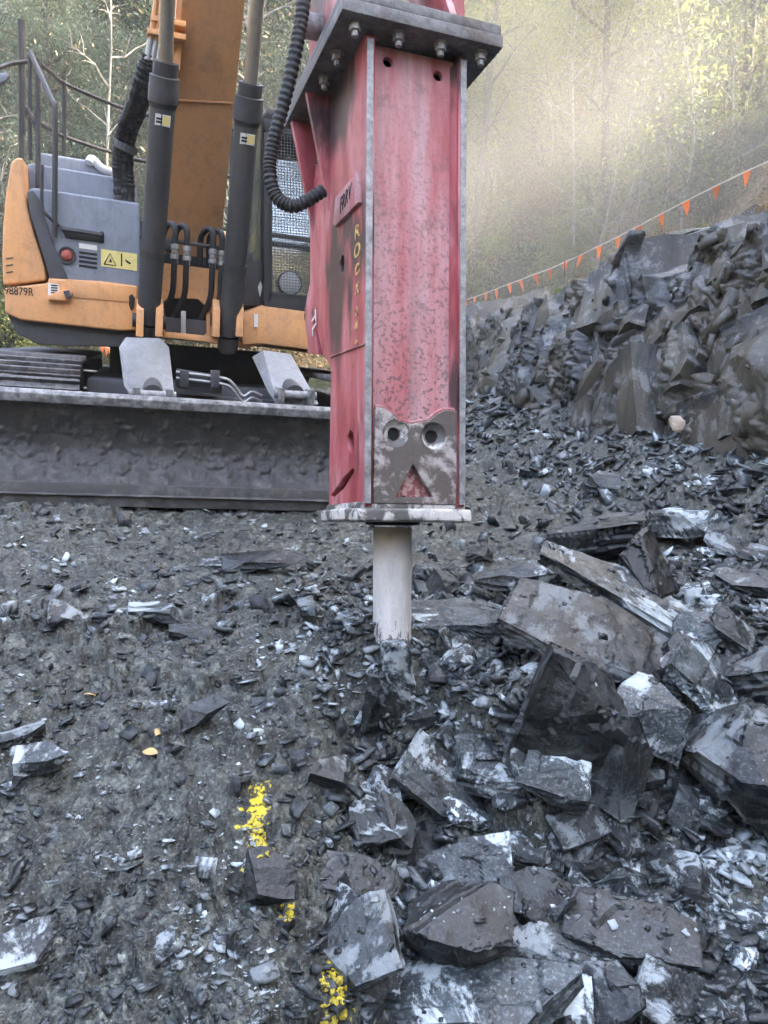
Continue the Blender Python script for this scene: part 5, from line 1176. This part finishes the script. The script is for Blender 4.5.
put(8, -60, 340, 14, 18, SAPL, 'sapling', .6, 1.0, 'slender sapling at the edge of the pit behind the excavator', 'sapling', 'saplings behind the excavator', (3,))
put(60, 450, 880, 16, 26, SHRUB, 'shrub', .5, 1.1, 'low scrubby bush on the slope behind the rock face', 'shrub', 'bushes behind the rock face')
put(36, -80, 345, 12.6, 18, SHRUB, 'shrub', .5, 1.1, 'low scrubby bush at the edge of the pit behind the excavator', 'shrub', 'bushes behind the excavator')
k = 0
while k < 60:        # bushes and brush just behind the crest of the rock face
    y = fr.uniform(6, 14.5); x = float(foot_x(y)) + fr.uniform(1.25, 3.2)
    if plant('shrub', SHRUB[fr.choice((1, 2, 2))], x, y, fr.uniform(.12, .3), 'small dry bush just behind the crest of the rock face', 'shrub', 'bushes along the crest'): k += 1
k = 0
while k < 60:        # unseen ridge trees on the right, added to keep the pit in shade
    x = fr.uniform(8, 24); y = fr.uniform(-12, 15)
    if x < .52 * y + 2.0: continue
    kd = BUSHY if fr.random() < .7 else GUM
    if plant('added_shade_tree', kd[fr.randrange(len(kd))], x, y, fr.uniform(.9, 1.6), 'added tree shading the pit from an unseen right hand ridge', 'tree', 'added shade trees of the right hand ridge'): k += 1
# dry sticks, grass and leaves on the slope, one mass
rg = np.random.default_rng(9); n = 26000
yy = rg.uniform(7, 30, n); uu = rg.uniform(-100, 900, n); xx = (uu - 384) / FPX * yy
zz = hill(xx, yy); kp = zz > -1; C_ = np.stack([xx, yy, zz + rg.uniform(.0, .18, n)], -1)[kp]
me = quads('undergrowth', C_, .10, .018, rg, M['leaf_brown'], -.6); tag(link(me, 'undergrowth'), 'dry grass and fallen leaves covering the wooded slope', 'undergrowth', kind='stuff')

# ------------------------------------------------------------------ bunting
FL = [(790, 152), (747, 171), (716, 186), (686, 201), (661, 214), (639, 226), (618, 237), (599, 246), (581, 255), (565, 262), (550, 269), (535, 274), (520, 280), (509, 284), (496, 289), (486, 293), (475, 297), (465, 300), (452, 305)]
def bunting(name, lab, px, ya, yb, fs, parent=None):
    u0, u1 = px[0][0], px[-1][0]; b = empty(name); tag(b, lab, 'bunting'); pts = []
    for u, v in px:
        t = (u - u0) / (u1 - u0); y = 1 / ((1 - t) / ya + t / yb); pts.append(at_y(u, v, y))
    b.location = pts[0]; L = [p - pts[0] for p in pts]
    MB().tube(L, .008, 6).build('rope', M['rope'], b, smooth=True)
    rn = random.Random(3)
    for i in range(1, len(L) - 1):
        d = (L[i + 1] - L[i - 1]).normalized(); w = fs * .5 * rn.uniform(.8, 1.1); hh = fs * 1.45 * rn.uniform(.85, 1.1); sw = rn.uniform(-.3, .3)
        nrm = Vector((d.y, -d.x, 0)).normalized()
        a, c, e = L[i] - d * w, L[i] + d * w, L[i] + Vector((rn.uniform(-.03, .03), 0, -hh)) + nrm * sw * hh
        m_ = (a + c) / 2 * .5 + e * .5 + nrm * rn.uniform(-.03, .03)
        th = nrm * .003
        MB().loft([a + th, c + th, (c + e) / 2 + nrm * .02 + th, e + th, (a + e) / 2 + nrm * .01 + th], [a - th, c - th, (c + e) / 2 + nrm * .02 - th, e - th, (a + e) / 2 + nrm * .01 - th]).build('flag', M['flag'], b)
    for i in (0, len(L) // 2, len(L) - 1):
        w = pts[i]; g = hz(w.x, w.y)
        if g > -1: MB().cyl(L[i] + Vector((0, 0, .02)), Vector((L[i].x, L[i].y, min(g, w.z - .3) - w.z + L[i].z - .2)), .012, n=8).build('stake', M['bark_dark'], b)
    return b
bunting('flag_bunting', 'line of small orange triangular safety flags above the rock face', FL, 9.0, 15.8, .125)
bunting('flag_bunting', 'short row of orange safety flags low behind the excavator tracks', [(96, 341), (101, 344), (106, 347), (111, 349), (116, 351), (122, 353), (128, 355)], 11.3, 11.6, .10)
# pale flat stone on the crest, dust
p = at_y(692, 232, 8.2)
o = link(rock_mesh(77, .42, .30, .05, 7, 3, .05, .5, .1), 'crest_slab', M['slate_pale']); tag(o, 'thin pale slab lying on the crest of the rock face', 'rock'); o.location = p; o.rotation_euler = (.15, -.14, .3)

def dust_mat(dens):
    t = NT('drifting_dust'); t.t.nodes.remove(t.b); v = t.n('VolumePrincipled'); v.inputs['Color'].default_value = (.93, .90, .85, 1); v.inputs['Anisotropy'].default_value = .25
    co = t.n('TexCoord'); ln = t.n('VectorMath', operation='LENGTH'); t.l(co.outputs['Object'], ln.inputs[0])
    g = t.ramp(ln.outputs['Value'], [(0.0, 1.0), (.45, .5), (1.0, 0.0)]); nz = t.noise(co.outputs['Object'], 1.9, 3, .55); nr = t.ramp(nz, [(.34, .1), (.66, 1.5)])
    t.l(t.math('MULTIPLY', t.math('MULTIPLY', g, nr), dens), v.inputs['Density']); t.l(v.outputs[0], t.t.nodes['Material Output'].inputs['Volume'])
    return t.m
def cloud(name, loc, sc, dens, lab):
    bm = bmesh.new(); bmesh.ops.create_icosphere(bm, subdivisions=3, radius=1.0); me = bpy.data.meshes.new(name); bm.to_mesh(me); bm.free()
    o = link(me, name, dust_mat(dens)); o.location = loc; o.scale = sc; tag(o, lab, 'dust', kind='stuff')
cloud('dust_cloud', (3.2, 13.0, 3.6), (6.2, 5.5, 4.6), .066, 'pale rock dust drifting in front of the wooded slope')

hb_ = MB().box(-90, 90, -60, 100, -5, 60).build('haze', None); tag(hb_, 'thin pale dusty air filling the whole valley', 'haze', kind='stuff')
t = NT('thin_haze'); t.t.nodes.remove(t.b); v = t.n('VolumePrincipled'); v.inputs['Color'].default_value = (.95, .94, .90, 1); v.inputs['Density'].default_value = .0018; v.inputs['Anisotropy'].default_value = .2
t.l(v.outputs[0], t.t.nodes['Material Output'].inputs['Volume']); hb_.data.materials.append(t.m)
